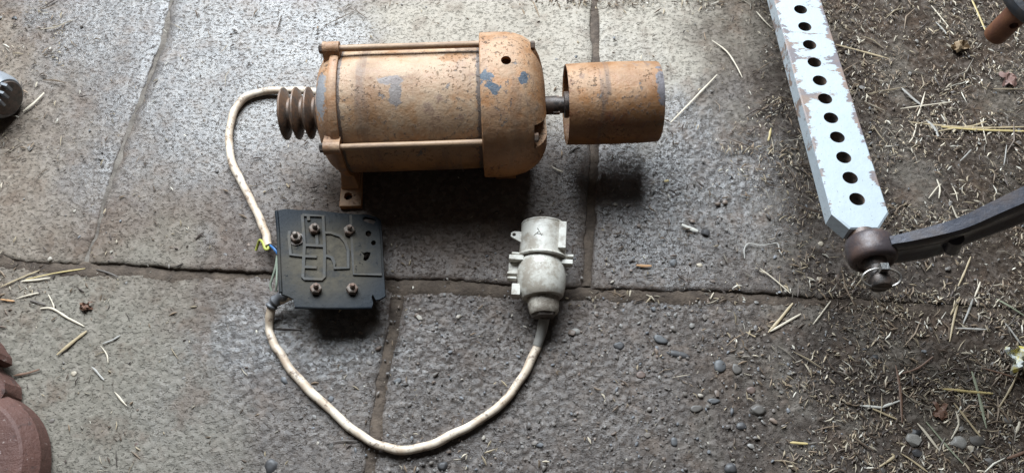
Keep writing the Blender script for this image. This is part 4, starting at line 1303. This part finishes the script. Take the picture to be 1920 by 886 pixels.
# chaff: slivers past counting, one mesh with a colour of its own for each sliver
def chaff_density(px, py):
    d = np.full_like(px, 0.02)
    right = 1 / (1 + np.exp(-(px - (1455 + 60 * np.sin(py / 60) + np.where(py > 560, 60, 0))) / 45))
    d += 0.9 * right
    d += 0.8 * np.exp(-(py / 16) ** 2) * (px > 960)
    d += 0.35 * np.exp(-((px - 20) / 90) ** 2 - ((py - 130) / 130) ** 2)
    d += 0.5 * np.exp(-((py - 492) / 16) ** 2) * np.exp(-(px / 110) ** 2)
    d += 0.28 * np.exp(-((py - 540) / 30) ** 2) * np.exp(-(px / 130) ** 2)
    d += 0.16 * np.exp(-((py - 555) / 22) ** 2) * (px > 1100)
    for cx, cy, rx, ry, k in ((1870, 190, 60, 26, 0.75), (1800, 300, 110, 32, 0.85), (1700, 345, 60, 34, 0.85), (1780, 370, 120, 28, 0.7), (1730, 510, 150, 40, 0.88), (1560, 470, 60, 60, 0.9), (1850, 500, 90, 40, 0.85),
                              (1400, 450, 140, 90, 0.9), (1560, 640, 110, 60, 0.7), (1660, 690, 45, 40, 0.75), (1760, 40, 40, 14, 0.5), (1480, 700, 80, 160, 0.6)):
        d *= 1 - k * np.exp(-((px - cx) / rx) ** 2 - ((py - cy) / ry) ** 2)
    d *= np.clip(fbm(px / 55.0, py / 40.0, 91, 4) * 2.0, 0, 1.7) ** 3
    return np.clip(d, 0, 1)


def swarm(name, n, density, maker, material):
    px, py = rng.uniform(-60, 1980, max(n * 14, 60000)), rng.uniform(-40, 920, max(n * 14, 60000))
    keep = rng.random(len(px)) < density(px, py)
    px, py = px[keep][:n], py[keep][:n]
    x, y = Pn(px, py)
    z = np.where(y < np.interp(x, jx, jy_), -0.0075, 0.001)
    co, faces, tint = maker(x, y, z, px)
    me = bpy.data.meshes.new(name)
    me.vertices.add(len(co)); me.vertices.foreach_set("co", co.ravel())
    k = faces.shape[1]
    me.loops.add(faces.size); me.loops.foreach_set("vertex_index", faces.ravel().astype(np.int32))
    me.polygons.add(len(faces)); me.polygons.foreach_set("loop_start", np.arange(0, faces.size, k, dtype=np.int32))
    me.update(calc_edges=True)
    at = me.attributes.new("tint", "FLOAT_COLOR", "POINT")
    at.data.foreach_set("color", np.concatenate([tint, np.ones((len(tint), 1))], 1).astype(np.float32).ravel())
    o = obj(name, me, material, smooth=50)
    tag(o, kind="stuff")
    return o


def slivers(x, y, z, px, long=False):
    n = len(x)
    L = (rng.choice([0.016, 0.022, 0.03, 0.045, 0.07], n, p=[0.34, 0.3, 0.2, 0.12, 0.04]) if long else rng.choice([0.003, 0.005, 0.007, 0.011, 0.016], n, p=[0.34, 0.32, 0.2, 0.1, 0.04])) * rng.uniform(0.8, 1.3, n)
    w = np.clip(L * (rng.uniform(0.015, 0.04, n) if long else rng.choice([0.09, 0.14, 0.28], n, p=[0.5, 0.3, 0.2]) * rng.uniform(0.8, 1.3, n)), 0.0005, 0.0019)
    a = rng.uniform(0, 2 * np.pi, n)
    bend = rng.normal(0, 0.10 if long else 0.07, n) * L
    tilt = rng.uniform(-0.25, 0.25, n) * L * (0.35 if long else 1)
    t = np.array([-0.5, 0.0, 0.5])
    wt = np.array([0.45, 1.0, 0.25])
    V = np.empty((n, 3, 3, 3))
    for i in range(3):
        cx, cy = t[i] * L, bend * (1 - (2 * t[i]) ** 2)
        cz = z + 0.0022 + tilt * t[i] + w * 0.5 + rng.uniform(0, 0.003, n) * (i == 1) * np.minimum(1.0, L / 0.02)
        for j, (s, h) in enumerate(((-1, 0), (1, 0), (0.1, 0.9))):
            lx_, ly_ = cx, cy + s * w * wt[i]
            V[:, i, j, 0] = x + lx_ * np.cos(a) - ly_ * np.sin(a)
            V[:, i, j, 1] = y + lx_ * np.sin(a) + ly_ * np.cos(a)
            V[:, i, j, 2] = cz + h * w * wt[i]
    f = []
    for i in range(2):
        for j in range(3):
            b, c = i * 3 + j, i * 3 + (j + 1) % 3
            f.append((b, c, c + 3, b + 3))
    f.append((0, 2, 1, 1)); f = f[:-1]
    F = (np.array(f)[None] + (np.arange(n) * 9)[:, None, None]).reshape(-1, 4)
    pal = np.array([(0.34, 0.27, 0.18), (0.21, 0.15, 0.10), (0.11, 0.078, 0.056), (0.065, 0.047, 0.038), (0.48, 0.41, 0.31), (0.20, 0.17, 0.135), (0.60, 0.55, 0.46)])
    c = pal[rng.choice(len(pal), n, p=[0.16, 0.22, 0.23, 0.16, 0.09, 0.10, 0.04])] * rng.uniform(0.6, 1.2, (n, 1))
    return V.reshape(-1, 3), F, np.repeat(c, 9, 0)


def grit_density(px, py):
    d = np.full_like(px, 0.035)
    d += 0.5 * (py > np.interp(px, [p[0] for p in J_px], [p[1] for p in J_px])) * (px > 520) * (px < 1650)
    d += 0.25 * (px > 1120) * (px < 1500) * (py > 260)
    d += 0.2 * (px > 1500)
    return d


ib = bmesh.new(); bmesh.ops.create_icosphere(ib, subdivisions=1, radius=1)
IV = np.array([v.co[:] for v in ib.verts]); ib.verts.index_update()
IF = np.array([[v.index for v in f.verts] for f in ib.faces]); ib.free()


def grit(x, y, z, px):
    n = len(x)
    r = rng.choice([0.0013, 0.002, 0.003, 0.0045, 0.006], n, p=[0.50, 0.32, 0.14, 0.035, 0.005]) * rng.uniform(0.8, 1.3, n)
    m = len(IV)
    V = IV[None] * (1 + rng.uniform(-0.25, 0.25, (n, m, 1)))
    sx, sy = r * rng.uniform(0.9, 1.5, n), r * rng.uniform(0.6, 1.0, n)
    a = rng.uniform(0, 6.28, n)
    X, Y, Z = V[..., 0] * sx[:, None], V[..., 1] * sy[:, None], V[..., 2] * (r * 0.5)[:, None]
    co = np.stack([x[:, None] + X * np.cos(a)[:, None] - Y * np.sin(a)[:, None], y[:, None] + X * np.sin(a)[:, None] + Y * np.cos(a)[:, None], z[:, None] + Z + (0.0012 + r * 0.02)[:, None]], -1).reshape(-1, 3)
    F = (IF[None] + (np.arange(n) * m)[:, None, None]).reshape(-1, 3)
    pal = np.array([(0.13, 0.11, 0.095), (0.085, 0.072, 0.064), (0.17, 0.155, 0.14), (0.13, 0.13, 0.135), (0.15, 0.11, 0.085), (0.32, 0.28, 0.23)])
    c = pal[rng.choice(len(pal), n, p=[0.28, 0.26, 0.2, 0.12, 0.11, 0.03])] * rng.uniform(0.75, 1.2, (n, 1))
    return co, F, np.repeat(c, m, 0)


M_chaff = tinted("chaff_straw", 0.65)
swarm("straw_chaff", 24000, chaff_density, slivers, M_chaff)
swarm("straw_litter", 950, chaff_density, lambda *a: slivers(*a, long=True), M_chaff)
swarm("gravel", 3400, grit_density, grit, tinted("grit_stone", 0.5))
